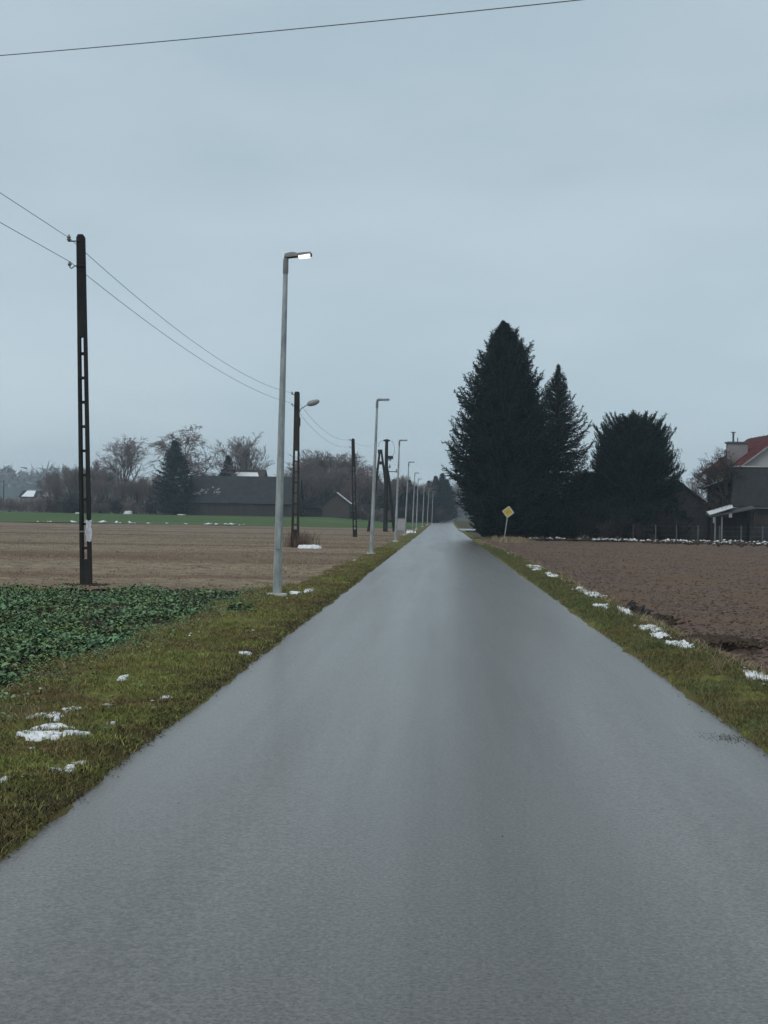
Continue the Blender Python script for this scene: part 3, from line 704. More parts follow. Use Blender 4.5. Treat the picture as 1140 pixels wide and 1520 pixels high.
# evergreen shrubs at their feet
rr2 = random.Random(9)
def prof_b(f, az): return float(np.interp(f,[0,.2,.5,.8,1],[.5,.62,.55,.35,.05]))*(1+.2*math.sin(az*3+f*6))
shb = conifer(2.6, prof_b, 130, rr2, M['spruce'], up=.5, droop=0, tip=.3, ntw=16, npn=10, nl=.15, nw=.05, jit=.25, brush=True)
for i,(px,s,D) in enumerate([(722,.75,117),(760,.8,116.6),(790,1.0,118),(820,.95,118),(850,1.05,119),(880,1.0,119),(905,1.1,120),(930,.9,119.5),(958,1.0,120),(985,1.05,121),(1008,.8,122)]):
    g = at(px,800,D); place_conifer('evergreen_shrub', shb, (g.x,D,0), s, 'dark evergreen shrub in the low hedge under the conifers', 'evergreen shrubs under the conifers', rz=i*1.1, cat='shrub')
for i,(px,s,D) in enumerate([(868,.9,118),(893,.8,118),(915,1.0,118.5),(947,.8,118.5),(992,1.0,119),(1012,.9,120)]):
    g = at(px,800,D); e = link('bare_bush', DBUSH[i%2], loc=(g.x,D,0)); e.scale=(s,s,s); e.rotation_euler[2]=i
    tag(e, 'leafless brown bush in front of the round pine and its hedge', 'bush', 'leafless bushes at the field edge')

# --- left far belt of trees (about 300 m away) ---
def P(px, D, py=760):
    g = at(px,py,D); return Vector((g.x, D, gz(g.x,D)))
def hpx(px, ytop, D):
    a = at(px,ytop,D); return a.z - gz(a.x,D)
place_bare('birch_tree', BIRCH, P(186,306), hpx(186,648,306)/10, 'reddish bare birch rising above the belt of trees on the far left', sx=hpx(186,648,306)/10*1.15)
place_bare('weeping_tree', WEEP, P(275,312), hpx(275,632,312)/10, 'wide drooping bare tree behind the dark spruce left of the long barn', sx=hpx(275,632,312)/10*1.35)
place_bare('bare_tree', BARE[2], P(366,330), hpx(366,645,330)/10, 'upright leafless tree behind the long barn with snow strip', sx=hpx(366,645,330)/10*1.35)
def prof_s(f, az): return float(np.interp(f,[0,.1,.4,.7,.9,1],[.2,.26,.22,.14,.06,.01]))*(1+.1*math.sin(az*4+f*9))
rr3 = random.Random(3)
spf = conifer(10, prof_s, 190, rr3, M['spruce'], up=.2, droop=.2, tip=.4, ntw=12, npn=8, nl=.26, nw=.10, jit=.2)
def put_sp(px, top, D, label, group=None, w_=1.0):
    s = hpx(px,top,D)/10; return place_conifer('spruce_tree', spf, P(px,D), s, label, group, rz=px*.37, sx=s*w_)
put_sp(258,655,296,'dark blue spruce in front of the drooping bare tree',None,1.35)
put_sp(337,677,322,'small pointed spruce behind the long barn roof',None,1.0)
gA = 'leafless trees of the belt beyond the meadow'
lst = [(75,700,330),(92,692,322),(108,690,310),(122,698,318),(135,682,312),(148,690,320),(160,700,305),(172,700,318),(203,712,306),(212,706,316),(222,704,304),(232,702,318),(243,708,308),(66,712,340),(84,708,306),(100,706,302),(128,706,300),(150,710,301),(182,714,303),(196,708,325),(310,708,330),(322,702,340),(398,700,335),(412,704,330)]
for i,(px,top,D) in enumerate(lst):
    s = hpx(px,top,D)/10; place_bare('bare_tree', BARE[i%3], P(px,D), s, 'leafless grey tree in the belt beyond the meadow, left of the barn' if px<300 else 'leafless treetop showing over the long barn', gA if px<300 else 'treetops over the barn', sx=s*random.uniform(.85,1.15))
for i in range(34):
    px = 62+i*6.2+random.uniform(-3,3); D = random.uniform(298,312); s = random.uniform(.9,1.6)
    e = link('bare_bush', (BUSH+DBUSH)[i%4], loc=P(px,D)); e.scale=(s*1.2,s*1.2,s); e.rotation_euler[2]=i*1.3
    tag(e,'leafless bush in the undergrowth below the far left trees','bush','undergrowth below the far left trees')
gB = 'leafless trees between the barn and the utility pole'
for i,(px,top,D) in enumerate([(452,682,318),(463,676,312),(474,672,322),(486,669,314),(497,671,325),(508,676,315),(519,682,322),(530,690,312),(540,702,322),(446,700,305),(458,694,328),(480,690,306),(502,692,308),(524,704,306),(548,710,315),(436,704,330)]):
    s = hpx(px,top,D)/10; place_bare('bare_tree', BARE[i%3], P(px,D), s, 'leafless tree in the dense clump right of the long barn', gB, sx=s*random.uniform(1.1,1.5))
for i in range(26):
    px = 434+i*5.4+random.uniform(-2,2); D = random.uniform(303,318); s = random.uniform(1.0,1.7)
    e = link('bare_bush', BUSH[i%2], loc=P(px,D)); e.scale=(s*1.2,s*1.2,s); e.rotation_euler[2]=i*1.7
    tag(e,'leafless bush at the foot of the clump right of the barn','bush','bushes right of the barn')
gC = 'dark conifers left of the far end of the road'
for i,(px,top,D) in enumerate([(560,716,330),(572,722,340),(584,712,345),(597,718,340),(607,713,350),(617,722,345),(626,724,355),(636,714,365),(646,707,370),(656,703,380),(663,712,400),(591,724,335),(612,728,340),(630,730,345),(548,722,325)]):
    put_sp(px,top,D,'dark conifer in the row left of the far end of the road',gC,1.3)
for i,(px,top,D) in enumerate([(555,706,330),(566,704,338),(578,710,334),(590,706,342),(602,708,350),(540,712,322),(622,716,352)]):
    s = hpx(px,top,D)/10; place_bare('bare_tree', BARE[i%3], P(px,D), s, 'leafless tree among the conifers left of the far end of the road', 'leafless trees among the far conifers', sx=s*1.2)
for i in range(22):
    px = 540+i*5.2; D = random.uniform(318,345); s = random.uniform(1.2,2.0)
    e = link('bare_bush', DBUSH[i%2], loc=P(px,D)); e.scale=(s*1.4,s*1.4,s); e.rotation_euler[2]=i*1.7
    tag(e,'leafless bush below the far conifers left of the road','bush','bushes below the far conifers')
gD = 'pale hazy trees at the far end of the road'
for i,(px,top,D) in enumerate([(668,722,900),(674,716,980),(681,713,1050),(688,716,1000),(694,722,900),(700,724,850),(660,735,1100),(672,738,760),(684,734,800),(664,728,820),(692,733,700),(708,726,820)]):
    s = hpx(px,top,D)/10; place_bare('bare_tree', BARE[i%3], P(px,D), s, 'pale hazy tree closing the view at the end of the road', gD, sx=s*1.5)
# far off wood, reads as one mass, on the horizon
def far_wood(name, x0, x1, D0, D1, n, h0, h1, label, seed):
    r = np.random.default_rng(seed); V=[];T=[]
    x = r.uniform(x0,x1,n); y = r.uniform(D0,D1,n); hh = r.uniform(h0,h1,n); Pts=[];Dn=[];Ls=[]
    for i in range(n):
        m_ = 60; a = r.uniform(0,6.28,m_); zz = r.beta(1.6,1.4,m_)*hh[i]; rad = hh[i]*.38*np.sqrt(np.clip(1-(zz/hh[i]-.45)**2*3,0.02,1))*np.sqrt(r.random(m_))
        Pts.append(np.stack([x[i]+np.cos(a)*rad, y[i]+np.sin(a)*rad, zz+rise(x[i],y[i])],-1)); Dn.append(r.normal(size=(m_,3))+np.array([[0,0,.8]])); Ls.append(r.uniform(.12,.3,m_)*hh[i])
    Pn=np.concatenate(Pts);Dn=np.concatenate(Dn);Ls=np.concatenate(Ls)
    V,T = tri_cards(Pn,Dn,Ls,Ls*.3)
    tag(link(name, raw_mesh(name,V,tris=T), M['twig']), label, 'wood', kind='stuff')
far_wood('distant_wood', -150, -6, 560, 800, 300, 7, 12, 'distant leafless wood along the horizon beyond the meadow', 3)
far_wood('distant_wood', 14, 420, 420, 800, 500, 7, 12, 'distant leafless wood behind the farm on the right', 4)
far_wood('distant_wood', -590, -300, 1250, 1450, 520, 22, 38, 'faint hazy wood at the far left horizon', 5)
far_wood('roadside_thicket', 6, 60, 135, 330, 160, 3, 6, 'bare thicket in the yard behind the conifers on the right', 8)

# ------------------------------------------------------------------ buildings
def barn(name, x0, x1, y0, y1, ze, zr, z0, mw, mr, label, cat='barn', axis='x', over=.4, windows=(), door=None, rz=0.0, snow=None, loc=None):
    """axis: direction of the ridge. Local origin at centre."""
    cx, cy = (x0+x1)/2, (y0+y1)/2; e = empty(name, (cx,cy,z0), rz); tag(e,label,cat)
    a, b = (x1-x0)/2, (y1-y0)/2; ze -= z0; zr -= z0
    if axis == 'x':
        m = MB(); V=[(-a,-b,0),(a,-b,0),(a,b,0),(-a,b,0),(-a,-b,ze),(a,-b,ze),(a,b,ze),(-a,b,ze),(-a,0,zr),(a,0,zr)]
        m.add(V,[(0,1,5,4),(2,3,7,6),(1,2,6,9,5),(3,0,4,8,7)]); m.build('wall',mw,e)
        k = (zr-ze)/b; o=over; up=.05
        r = MB().slab((-a-o,-b-o,ze-k*o+up),(a+o,-b-o,ze-k*o+up),(a+o,0,zr+up),(-a-o,0,zr+up),.14)
        r.build('roof',mr,e)
        r = MB().slab((a+o,b+o,ze-k*o+up),(-a-o,b+o,ze-k*o+up),(-a-o,0,zr+up),(a+o,0,zr+up),.14); r.build('roof',mr,e)
    else:
        m = MB(); V=[(-a,-b,0),(a,-b,0),(a,b,0),(-a,b,0),(-a,-b,ze),(a,-b,ze),(a,b,ze),(-a,b,ze),(0,-b,zr),(0,b,zr)]
        m.add(V,[(0,1,5,8,4),(2,3,7,9,6),(1,2,6,5),(3,0,4,7)]); m.build('wall',mw,e)
        k = (zr-ze)/a; o=over; up=.05
        MB().slab((-a-o,b+o,ze-k*o+up),(-a-o,-b-o,ze-k*o+up),(0,-b-o,zr+up),(0,b+o,zr+up),.14).build('roof',mr,e)
        MB().slab((a+o,-b-o,ze-k*o+up),(a+o,b+o,ze-k*o+up),(0,b+o,zr+up),(0,-b-o,zr+up),.14).build('roof',mr,e)
    for (wx,wz,ww,wh) in windows:
        fr = MB(); t=.07
        fr.box(wx-ww/2-t,wx+ww/2+t,-b-.06,-b-.003,wz-t,wz).box(wx-ww/2-t,wx+ww/2+t,-b-.06,-b-.003,wz+wh,wz+wh+t).box(wx-ww/2-t,wx-ww/2,-b-.06,-b-.003,wz,wz+wh).box(wx+ww/2,wx+ww/2+t,-b-.06,-b-.003,wz,wz+wh)
        f = fr.build('window',M['wall_p'],e); MB().box(wx-ww/2,wx+ww/2,-b-.03,-b-.004,wz,wz+wh).build('pane',M['glass'],f)
    if door:
        wx,ww,wh = door; MB().box(wx-ww/2,wx+ww/2,-b-.05,-b-.003,0,wh).build('door',M['wood'],e)
    return e, a, b, ze, zr
DB = 296.0
def wx(px, D): return at(px,760,D).x
def wz(py, px, D): return at(px,py,D).z
bx0, bx1 = wx(277,DB), wx(440,DB); bz0 = gz((bx0+bx1)/2,DB)
e,a,b,ze,zr = barn('long_barn', bx0,bx1,DB,DB+12, wz(745,350,DB), wz(707,350,DB+6), bz0, M['wood'], M['darkroof'],
    'long dark barn with a big slate roof across the meadow, behind the nearest street lamp', door=(-1.5,2.6,2.1))
# worn pale patch on the barn roof
k=(zr-ze)/b
mbs = MB(); rs_ = random.Random(4)
for q in range(46):
    u_ = .03+.25*rs_.random(); v_ = .22+.22*rs_.random()+.10*(u_>.14)*rs_.random(); w_ = rs_.uniform(.12,.55); d_ = rs_.uniform(.12,.4)
    x_0=-a+2*a*u_; q0=-b+b*v_
    mbs.slab((x_0,q0,ze+k*(q0+b)+.09),(x_0+w_,q0+.05,ze+k*(q0+.05+b)+.09),(x_0+w_*.8,q0+d_,ze+k*(q0+d_+b)+.09),(x_0+.1,q0+d_*.8,ze+k*(q0+d_*.8+b)+.09),.03)
o_=mbs.build('roof_snow',M['wall_g'],e); tag(o_, 'thin worn scraps of snow on the left end of the barn roof', kind='stuff')
# brown house behind with snow on the roof
D2=322; xa,xb = wx(326,D2), wx(388,D2); z2=gz((xa+xb)/2,D2)
e,a,b,ze,zr = barn('brown_roofed_house', xa,xb,D2,D2+9, wz(712,357,D2), wz(697,357,D2+4), z2, M['brickb'], M['brickb'], 'brown roofed house behind the barn with a bright strip of snow on it','house')
k=(zr-ze)/b
MB().slab((-a*.55,-b*.85,ze+k*b*.15+.1),(a*.85,-b*.85,ze+k*b*.15+.1),(a*.7,-b*.3,ze+k*b*.7+.1),(-a*.35,-b*.3,ze+k*b*.7+.1),.05).build('roof_snow',M['snow'],e)
D3=299; xa,xb = wx(232,D3), wx(270,D3)
barn('small_outbuilding', xa,xb,D3,D3+6, wz(748,250,D3), wz(741,250,D3+3), gz((xa+xb)/2,D3), M['wall_g'], M['wood'], 'small grey outbuilding just left of the long barn','shed',door=(1.2,.9,1.7))
# gable house right of second pole with a white snow covered roof slope
D4=300; xa,xb = wx(479,D4), wx(518,D4)
e,a,b,ze,zr = barn('gabled_cottage', xa,xb,D4,D4+8, wz(746,500,D4), wz(731,500,D4), gz((xa+xb)/2,D4), M['brickb'], M['darkroof'], 'low brown cottage with one snow covered roof slope beside the third pole','house',axis='y')
k=(zr-ze)/a
MB().slab((a+.4,-b-.38,ze-k*.4+.13),(a+.4,b+.38,ze-k*.4+.13),(.1,b+.38,zr+.13-k*.1),(.1,-b-.38,zr+.13-k*.1),.17).build('roof_snow',M['snow'],e)
D5=305; xa,xb=wx(432,D5),wx(482,D5)
barn('dark_shed', xa,xb,D5,D5+7, wz(752,455,D5), wz(738,455,D5+3), gz((xa+xb)/2,D5), M['wood'], M['darkroof'], 'low dark shed behind the second utility pole','shed')
D5=330; xa,xb=wx(527,D5),wx(553,D5)
barn('pale_shed', xa,xb,D5,D5+7, wz(756,540,D5), wz(748,540,D5+3), gz((xa+xb)/2,D5), M['wall_g'], M['wall_g'], 'small pale shed between the third pole and the second street lamp','shed')
# dark barn left
D6=300; xa,xb=wx(92,D6),wx(122,D6)
barn('dark_barn', xa,xb,D6,D6+7, wz(745,105,D6), wz(732,105,D6+3), gz((xa+xb)/2,D6), M['wood'], M['darkroof'], 'dark low barn among the trees just left of the near pole','barn')
# far left farm with snowy roofs
for (p0,p1,ye,yr,D,mw,lab) in [(29,52,737,728,470,'wall_g','left of the two distant sheds with a snowy roof, far left'),(57,80,737,729,480,'wall_g','right of the two distant sheds with a snowy roof, far left')]:
    xa,xb=wx(p0,D),wx(p1,D); ra=gz((xa+xb)/2,D)
    e,a,b,ze,zr = barn('distant_shed', xa,xb,D,D+9, wz(ye,p0,D), wz(yr,p0,D+4), ra, M[mw], M['darkroof'], lab,'shed')
    k=(zr-ze)/b; MB().slab((-a*.8,-b-.2,ze-k*.2+.12),(a*.8,-b-.2,ze-k*.2+.12),(a*.6,-.2,zr-k*.2+.12),(-a*.5,-.2,zr-k*.2+.12),.08).build('roof_snow',M['snow'],e)
for (p0,p1,ye,yr,D,mw,lab) in [(-6,6,748,742,430,'wall_p','small pale house cut by the left frame edge'),(10,19,750,744,440,'wall_p','small white house near the left frame edge'),(53,63,752,748,430,'wall_p','pale cottage below the snowy sheds, far left'),(68,80,752,748,430,'wall_p','pale cottage beside the first tree of the belt, far left')]:
    xa,xb=wx(p0,D),wx(p1,D); ra=gz((xa+xb)/2,D)
    barn('distant_house', xa,xb,D,D+8, wz(ye,p0,D), wz(yr,p0,D+4), ra, M[mw], M['darkroof'], lab,'house',windows=[(0,.9,.8,.9)])
p=P(5,450); e=empty('distant_mast',p); tag(e,'thin distant mast near the left frame edge','mast'); MB().tube([(0,0,0),(0,0,9)],[.25,.12],8).build('shaft',M['concrete'],e); MB().tube([(0,0,9),(0,0,9.8)],[.3,.05],8).build('cap',M['iron'],e)
for i in range(16):
    px=-8+i*6; D=random.uniform(380,425); s=random.uniform(1.0,1.9)
    e = link('bare_bush', BUSH[i%2], loc=P(px,D)); e.scale=(s*1.2,s*1.2,s); e.rotation_euler[2]=i*2.1
    tag(e,'leafless bush among the distant houses on the far left','bush','bushes among the distant houses')
for (px,py,s_,lab) in [(190,752,.65,'white heap of snow in front of the far left trees'),(269,760,.8,'small snow heap at the foot of the long barn'),(118,756,.6,'speck of snow beside the near pole at the meadow edge')]:
    D=294; g=P(px,D); o=snow_patch(g.x,D,s_,1.2,.5 if px==190 else .15,lambda a,b: rise(a,b),lab,px,'far snow heaps'); 

# --- the farm on the right ---
DH=140.0
# shed with gable, hidden partly by the pine
xa=wx(958,134); xb=wx(1051,134)
barn('brick_shed', xa,xb,134,143, wz(748,1050,134), wz(713,1003,134), 0, M['clad'], M['darkroof'], 'dark gabled shed between the round pine and the house', 'shed', axis='y', over=.35, door=(3.6,.9,1.9))
# main house: gable towards us, red roof, wide chimney
HX=wx(1166,DH); ez=wz(692,1100,DH); az_=ez+4.4*.73
e = empty('farmhouse',(HX,DH,0),R(5)); tag(e,'farmhouse with red metal roof, pale gable and wide grey chimney','house')
a=4.3; Ln=12
m=MB(); m.add([(-a,0,0),(a,0,0),(a,Ln,0),(-a,Ln,0),(-a,0,ez),(a,0,ez),(a,Ln,ez),(-a,Ln,ez),(0,0,az_),(0,Ln,az_)],[(0,1,5,8,4),(2,3,7,9,6),(1,2,6,5),(3,0,4,7)]); m.build('wall',M['wall_p'],e)
kk=(az_-ez)/a
rf=MB().slab((-a-.5,Ln+.4,ez-kk*.5+.06),(-a-.5,-.5,ez-kk*.5+.06),(0,-.5,az_+.06),(0,Ln+.4,az_+.06),.16).build('roof',M['red'],e)
MB().slab((a+.5,-.5,ez-kk*.5+.06),(a+.5,Ln+.4,ez-kk*.5+.06),(0,Ln+.4,az_+.06),(0,-.5,az_+.06),.16).build('roof',M['red'],e)
for i in range(9):        # standing seams, one by one
    yy=.2+i*1.35
    MB().slab((-a-.5,yy+.08,ez-kk*.5+.13),(-a-.5,yy,ez-kk*.5+.13),(0,yy,az_+.13),(0,yy+.08,az_+.13),.07).build('seam',M['red'],rf)
MB().slab((-a-.55,-.42,ez-kk*.55+.1),(-a-.55,-.54,ez-kk*.55+.1),(0,-.54,az_+.1),(0,-.42,az_+.1),.16).build('bargeboard',M['wall_g'],e)
cx0,cx1 = wx(1083,DH+5)-HX, wx(1111,DH+5)-HX; cz=wz(659,1097,DH+5)
ch=MB().box(cx0,cx1,4.2,5.3,ez-1.5,cz).build('chimney',M['wall_g'],e)
MB().box(cx0-.12,cx1+.12,4.08,5.42,cz+.002,cz+.16).build('cap',M['galv_d'],ch)
MB().tube([(cx0+.52,4.7,cz+.16),(cx0+.52,4.7,cz+1.05)],.1,8).tube([(cx0+.52,4.7,cz+1.05),(cx0+.52,4.7,cz+1.12)],.24,8).build('flue_pipe',M['galv_d'],ch)
MB().tube([(cx0+.95,4.7,cz+.16),(cx0+.95,4.7,cz+.55)],.05,6).build('flue_pipe',M['galv_d'],ch)
# steep clad annex in front
DA=131.0
u0,u1 = wx(1092,DA), wx(1200,DA); zt=wz(693,1120,DA); zb=wz(752,1120,DA)
e=empty('clad_annex',((u0+u1)/2,DA,0)); tag(e,'dark grey clad annex with steep mansard front before the red roofed house','building')
h_=(u1-u0)/2
lx = wx(1110,DA)-(u0+u1)/2
MB().box(lx,h_,.6,7,0,zb-.15).build('wall',M['clad'],e)
# mansard: front slopes back
MB().add([(-h_-.45,-.1,zb),(h_,-.1,zb),(h_,.9,zt),(-h_+.05,.9,zt),(-h_-.45,6.5,zb),(h_,6.5,zb),(h_,6,zt),(-h_+.05,6,zt)],[(0,1,2,3),(4,7,6,5),(0,3,7,4),(1,5,6,2),(3,2,6,7),(0,4,5,1)]).build('mansard',M['slate'],e)
MB().box(-h_,h_,.8,6.1,zt+.003,zt+.12).build('flashing',M['wall_p'],e)
MB().box(lx+.02,h_,.5,.597,1.45,zb-.7).build('render_band',M['brickb'],e)
MB().box(lx+.55,h_,.52,.58,.25,1.42).build('garage_opening',M['glass'],e)
for xx in (lx+.3,):
    MB().box(xx-.12,xx+.12,-.1,.12,0,zb-.16).build('corner_post',M['brickb'],e)
# canopy with posts and snow
c0,c1 = wx(1051,DA-1)-(u0+u1)/2, lx+.3; czr = wz(766,1052,DA-1); czr2=wz(755,1090,DA-1)
cp=empty('canopy',((u0+u1)/2,DA-1,0)); tag(cp,'lean-to canopy on pale posts with thick snow on its left end','canopy')
MB().slab((c0,-.8,czr),(c1,-.8,czr2+.1),(c1,1.5,czr2+.35),(c0,1.5,czr+.25),.12).build('roof',M['galv_d'],cp)
MB().slab((c0,-.75,czr+.13),(c0+2.0,-.75,czr2+.12),(c0+2.3,1.3,czr2+.40),(c0+.1,1.4,czr+.40),.07).build('roof_snow',M['snow'],cp)
for xx in (wx(1060,DA-1),wx(1070,DA-1)):
    MB().box(xx-(u0+u1)/2-.06,xx-(u0+u1)/2+.06,-.6,-.48,0,czr-.06).build('post',M['wall_g'],cp)
MB().box(c1-.1,c1+.05,-.6,-.45,0,czr2-.05).build('post',M['wood'],cp)
MB().box(c0+.6,c1+.2,1.6,1.7,0,czr-.1).build('back_wall',M['wood'],cp)
MB().box(wx(1056,DA-1)-(u0+u1)/2,wx(1058,DA-1)-(u0+u1)/2,-.9,-.8,czr-.6,czr-.1).build('hanging_lantern',M['wall_p'],cp)
# low shed with snow behind the bare tree
q0,q1=wx(1042,133.2),wx(1082,133.2); e=empty('lean_to_shed',((q0+q1)/2,133.2,0)); tag(e,'narrow lean-to shed with a slanting snow covered roof behind the bare fruit tree','shed')
hh=(q1-q0)/2; MB().prism([(-hh+.9,0),(hh,0),(hh,wz(713,1080,133.2)),(-hh+.9,wz(724,1060,133.2))],0,2.5).build('wall',M['brickb'],e)
zl,zh = wz(726,1042,133.2), wz(711,1080,133.2)
MB().slab((-hh,-.4,zl),(hh,-.4,zh),(hh,2.6,zh+.22),(-hh,2.6,zl+.22),.10).build('roof',M['wood'],e)
MB().slab((-hh,-.38,zl+.15),(hh*.75,-.38,zl+.15+(zh-zl)*.875),(hh*.6,2.0,zl+.33+(zh-zl)*.8),(-hh+.3,1.2,zl+.27),.05).build('roof_snow',M['snow'],e)
# bare fruit tree
g=at(1068,800,134); T_=bare_proto(77,10,M['bark'],M['bark'],levels=4,spread=1.15,twig=.022,nch=(12,9,6,4),clear=.2,upright=.25)
s=at(1068,668,134).z/10; place_bare('fruit_tree',T_,(g.x+.15,132.4,0),s,'gnarled leafless fruit tree between the dark shed and the house',sx=s*.95)
g=at(1040,800,137); place_bare('fruit_tree',BARE[1],(g.x,138,0),.62,'thin leafless tree just left of the gnarled fruit tree',sx=.45)
# fence posts with wire
e=empty('wire_fence',(0,0,0)); tag(e,'wire fence on thin grey posts along the far end of the ploughed field','fence')
fp=[]
for px in (940,973,1004,1036,1068,1100,1132,1166):
    g=at(px,800,118.5); fp.append(g.x); o=MB().box(-.045,.045,-.045,.045,0,1.35).build('post',M['galv_d'],e); o.location=(g.x,118.5,0)
for z in (.5,.9,1.25): MB().tube([(fp[0],118.5,z),(fp[-1],118.5,z)],.006,4).build('wire',M['wirem'],e)

# ------------------------------------------------------------------ utility poles
def lattice_pole(e, h, wt, wb, op_lo, op_hi, m, step=.55):
    """two tapered legs joined by rungs, solid foot and solid head: one concrete casting"""
    b = MB()
    W_ = lambda z: wb+(wt-wb)*z/h
    dep = .16
    zs=[0,op_lo]; z=op_lo
    def box4(x0a,x1a,x0b,x1b,z0,z1,d): # tapered
        V=[(x0a,-d,z0),(x1a,-d,z0),(x1a,d,z0),(x0a,d,z0),(x0b,-d,z1),(x1b,-d,z1),(x1b,d,z1),(x0b,d,z1)]
        b.add(V,[(0,3,2,1),(4,5,6,7),(0,1,5,4),(1,2,6,5),(2,3,7,6),(3,0,4,7)])
    w0,w1=W_(0)/2,W_(op_lo)/2; box4(-w0,w0,-w1,w1,-.3,op_lo,.09)
    w2,w3=W_(op_hi)/2,W_(h)/2; box4(-w2,w2,-w3,w3,op_hi,h,.08)
    lg=.29
    box4(-w1,-w1+w1*2*lg,-w2,-w2+w2*2*lg,op_lo-.001,op_hi+.001,.085); box4(w1-w1*2*lg,w1,w2-w2*2*lg,w2,op_lo-.001,op_hi+.001,.085)
    z=op_lo+.22; k=0
    while z<op_hi-.1:
        w=W_(z)/2*(1-2*lg)+.004; b.box(-w,w,-.06,.06,z,z+.06); z+=step
    # rounded cap
    box4(-w3*.96,w3*.96,-w3*.6,w3*.6,h+.001,h+.06,.07)
    return b.build('shaft',m,e)
def insulator(e, pts_rod, pos):
    r=MB().tube(pts_rod,.014,6).build('bracket',M['iron'],e)
    x,y,z=pos
    MB().tube([(x,y,z-.05),(x,y,z-.02),(x,y,z),(x,y,z+.03),(x,y,z+.05),(x,y,z+.09)],[.03,.055,.035,.05,.035,.02],10).build('insulator',M['porc'],r)
def util_pole(loc, h, label, lean=(0,0), m=None, arm=True, wt=.175, wb=.25, op=(.58,5.6)):
    e=empty('utility_pole',loc); e.rotation_euler=(lean[0],lean[1],0); tag(e,label,'utility pole','concrete utility poles left of the road')
    lattice_pole(e,h,wt,wb,op[0],op[1],m or M['concrete'])
    insulator(e,[(0,-.09,h-.10),(-.27,-.09,h-.10)],(-.25,-.09,h-.04))
    MB().tube([(wt/2,-.10,h-.66),(-.12,-.10,h-.66),(-.16,-.10,h-.69),(-.2,-.10,h-.72),(-.235,-.10,h-.69),(-.24,-.10,h-.64)],.012,6).build('hook',M['iron'],e)
    r=MB().tube([(-.24,-.10,h-.66),(-.24,-.10,h-.62),(-.24,-.10,h-.60),(-.24,-.10,h-.56)],[.03,.05,.035,.02],10).build('insulator',M['porc'],e)
    return e
D1=33.4; g=gnd(128,868); D1=g.y
top=at(120,352,D1); H1=top.z; lean1=math.atan2(top.x-g.x,H1)
up1=util_pole((g.x,g.y,0),H1,'nearest concrete pole of ladder form with torn white paper, in the crop field',(0,lean1))
# paper and strap
pz=at(134,788,D1).z
V=[];n_=7
for i in range(n_):
    for j in range(5):
        V.append((.035+.135*j/4+.012*math.sin(i*1.7+j), -.10-.02*abs(math.sin(i*.9+j*1.3)), pz-.24+.48*i/(n_-1)+.015*math.sin(j*2.1)))
Fc=[(i*5+j,i*5+j+1,(i+1)*5+j+1,(i+1)*5+j) for i in range(n_-1) for j in range(4)]
MB().add(V,Fc).build('torn_paper',M['paper'],up1)
MB().box(-.135,.06,-.098,.098,pz-.03,pz+.0).build('metal_strap',M['porc'],up1)
g=gnd(438,808); g.y=77.0; t=at(441,583,77.0); b_=at(438,808,77.0); H2=t.z
up2=util_pole((b_.x,77.0,0),H2,'second concrete pole carrying an old street light, weeds at its foot',(0,math.atan2(t.x-b_.x,H2)),M['concrete2'],wt=.27,wb=.42,op=(.9,5.0))
la=MB().tube([(.1,-.1,H2-1.15),(.22,-.1,H2-.85),(.5,-.1,H2-.66),(.62,-.1,H2-.62)],.022,6).build('lamp_arm',M['galv_d'],up2)
MB().tube([(.56,-.1,H2-.66),(.62,-.1,H2-.6),(.72,-.1,H2-.56),(.95,-.1,H2-.5),(1.1,-.1,H2-.44),(1.18,-.1,H2-.42)],[.06,.12,.155,.15,.11,.05],10).build('lamp_head',M['head'],up2,smooth=True)
MB().box(.1,.2,-.12,.0,H2-1.75,H2-1.3).build('fuse_box',M['iron'],up2)
t=at(524,652,118); b_=at(527,797,118); H3=t.z
up3=util_pole((b_.x,118,0),H3,'third dark concrete pole beyond the one with the street light',(0,math.atan2(t.x-b_.x,H3)),wt=.26,wb=.36)
# fourth: tall pole with brackets and an A-frame pole beside
D4=165.0; t=at(573,652,D4); b_=at(572,783,D4); H4=t.z
e=empty('utility_pole',(b_.x,D4,0)); tag(e,'tall fourth pole bristling with brackets and hanging cable loops','utility pole','concrete utility poles left of the road')
MB().tube([(0,0,-.2),(0,0,H4)],[.26,.17],8).build('shaft',M['concrete'],e)
MB().tube([(.25,0,0),(.55,0,-.1)],.05,6).build('foot_clamp',M['iron'],e)
MB().tube([(1.0,0,-.2),(.3,0,6.0),(.05,0,H4*.72)],[.17,.14,.10],6).build('strut',M['concrete'],e)
MB().box(-.35,.35,-.12,.12,H4-.25,H4-.05).build('head_plate',M['iron'],e)
for (z,x1) in ((H4-2.3,.55),(H4-3.1,.5),(H4-3.6,1.25)):
    bk=MB().tube([(0,-.1,z),(x1,-.1,z)],.045,6).build('bracket',M['iron'],e)
    MB().tube([(x1-.1,-.1,z-.1),(x1-.1,-.1,z+.3)],[.09,.05],8).build('insulator',M['porc'],bk)
MB().box(.2,.75,-.3,.1,H4-2.2,H4-1.85).build('switch_box',M['iron'],e)
pts=[(.15,-.1,H4-.1),(.6,-.1,H4-.2),(.85,-.1,H4-.8),(.9,-.1,H4-1.4),(.7,-.1,H4-1.9)]
MB().tube(pts,.018,5).build('cable_loop',M['cable'],e)
pts=[(-.15,-.1,H4-.1),(-.7,-.1,H4-.25),(-1.0,-.1,H4-.9)]; MB().tube(pts,.018,5).build('cable_loop',M['cable'],e)
D4=163.0; t=at(565,668,D4); x_c=t.x; H5=t.z
e=empty('angle_pole',(x_c,D4,0)); tag(e,'dark A-shaped double pole seen between the second and third street lamps','utility pole')
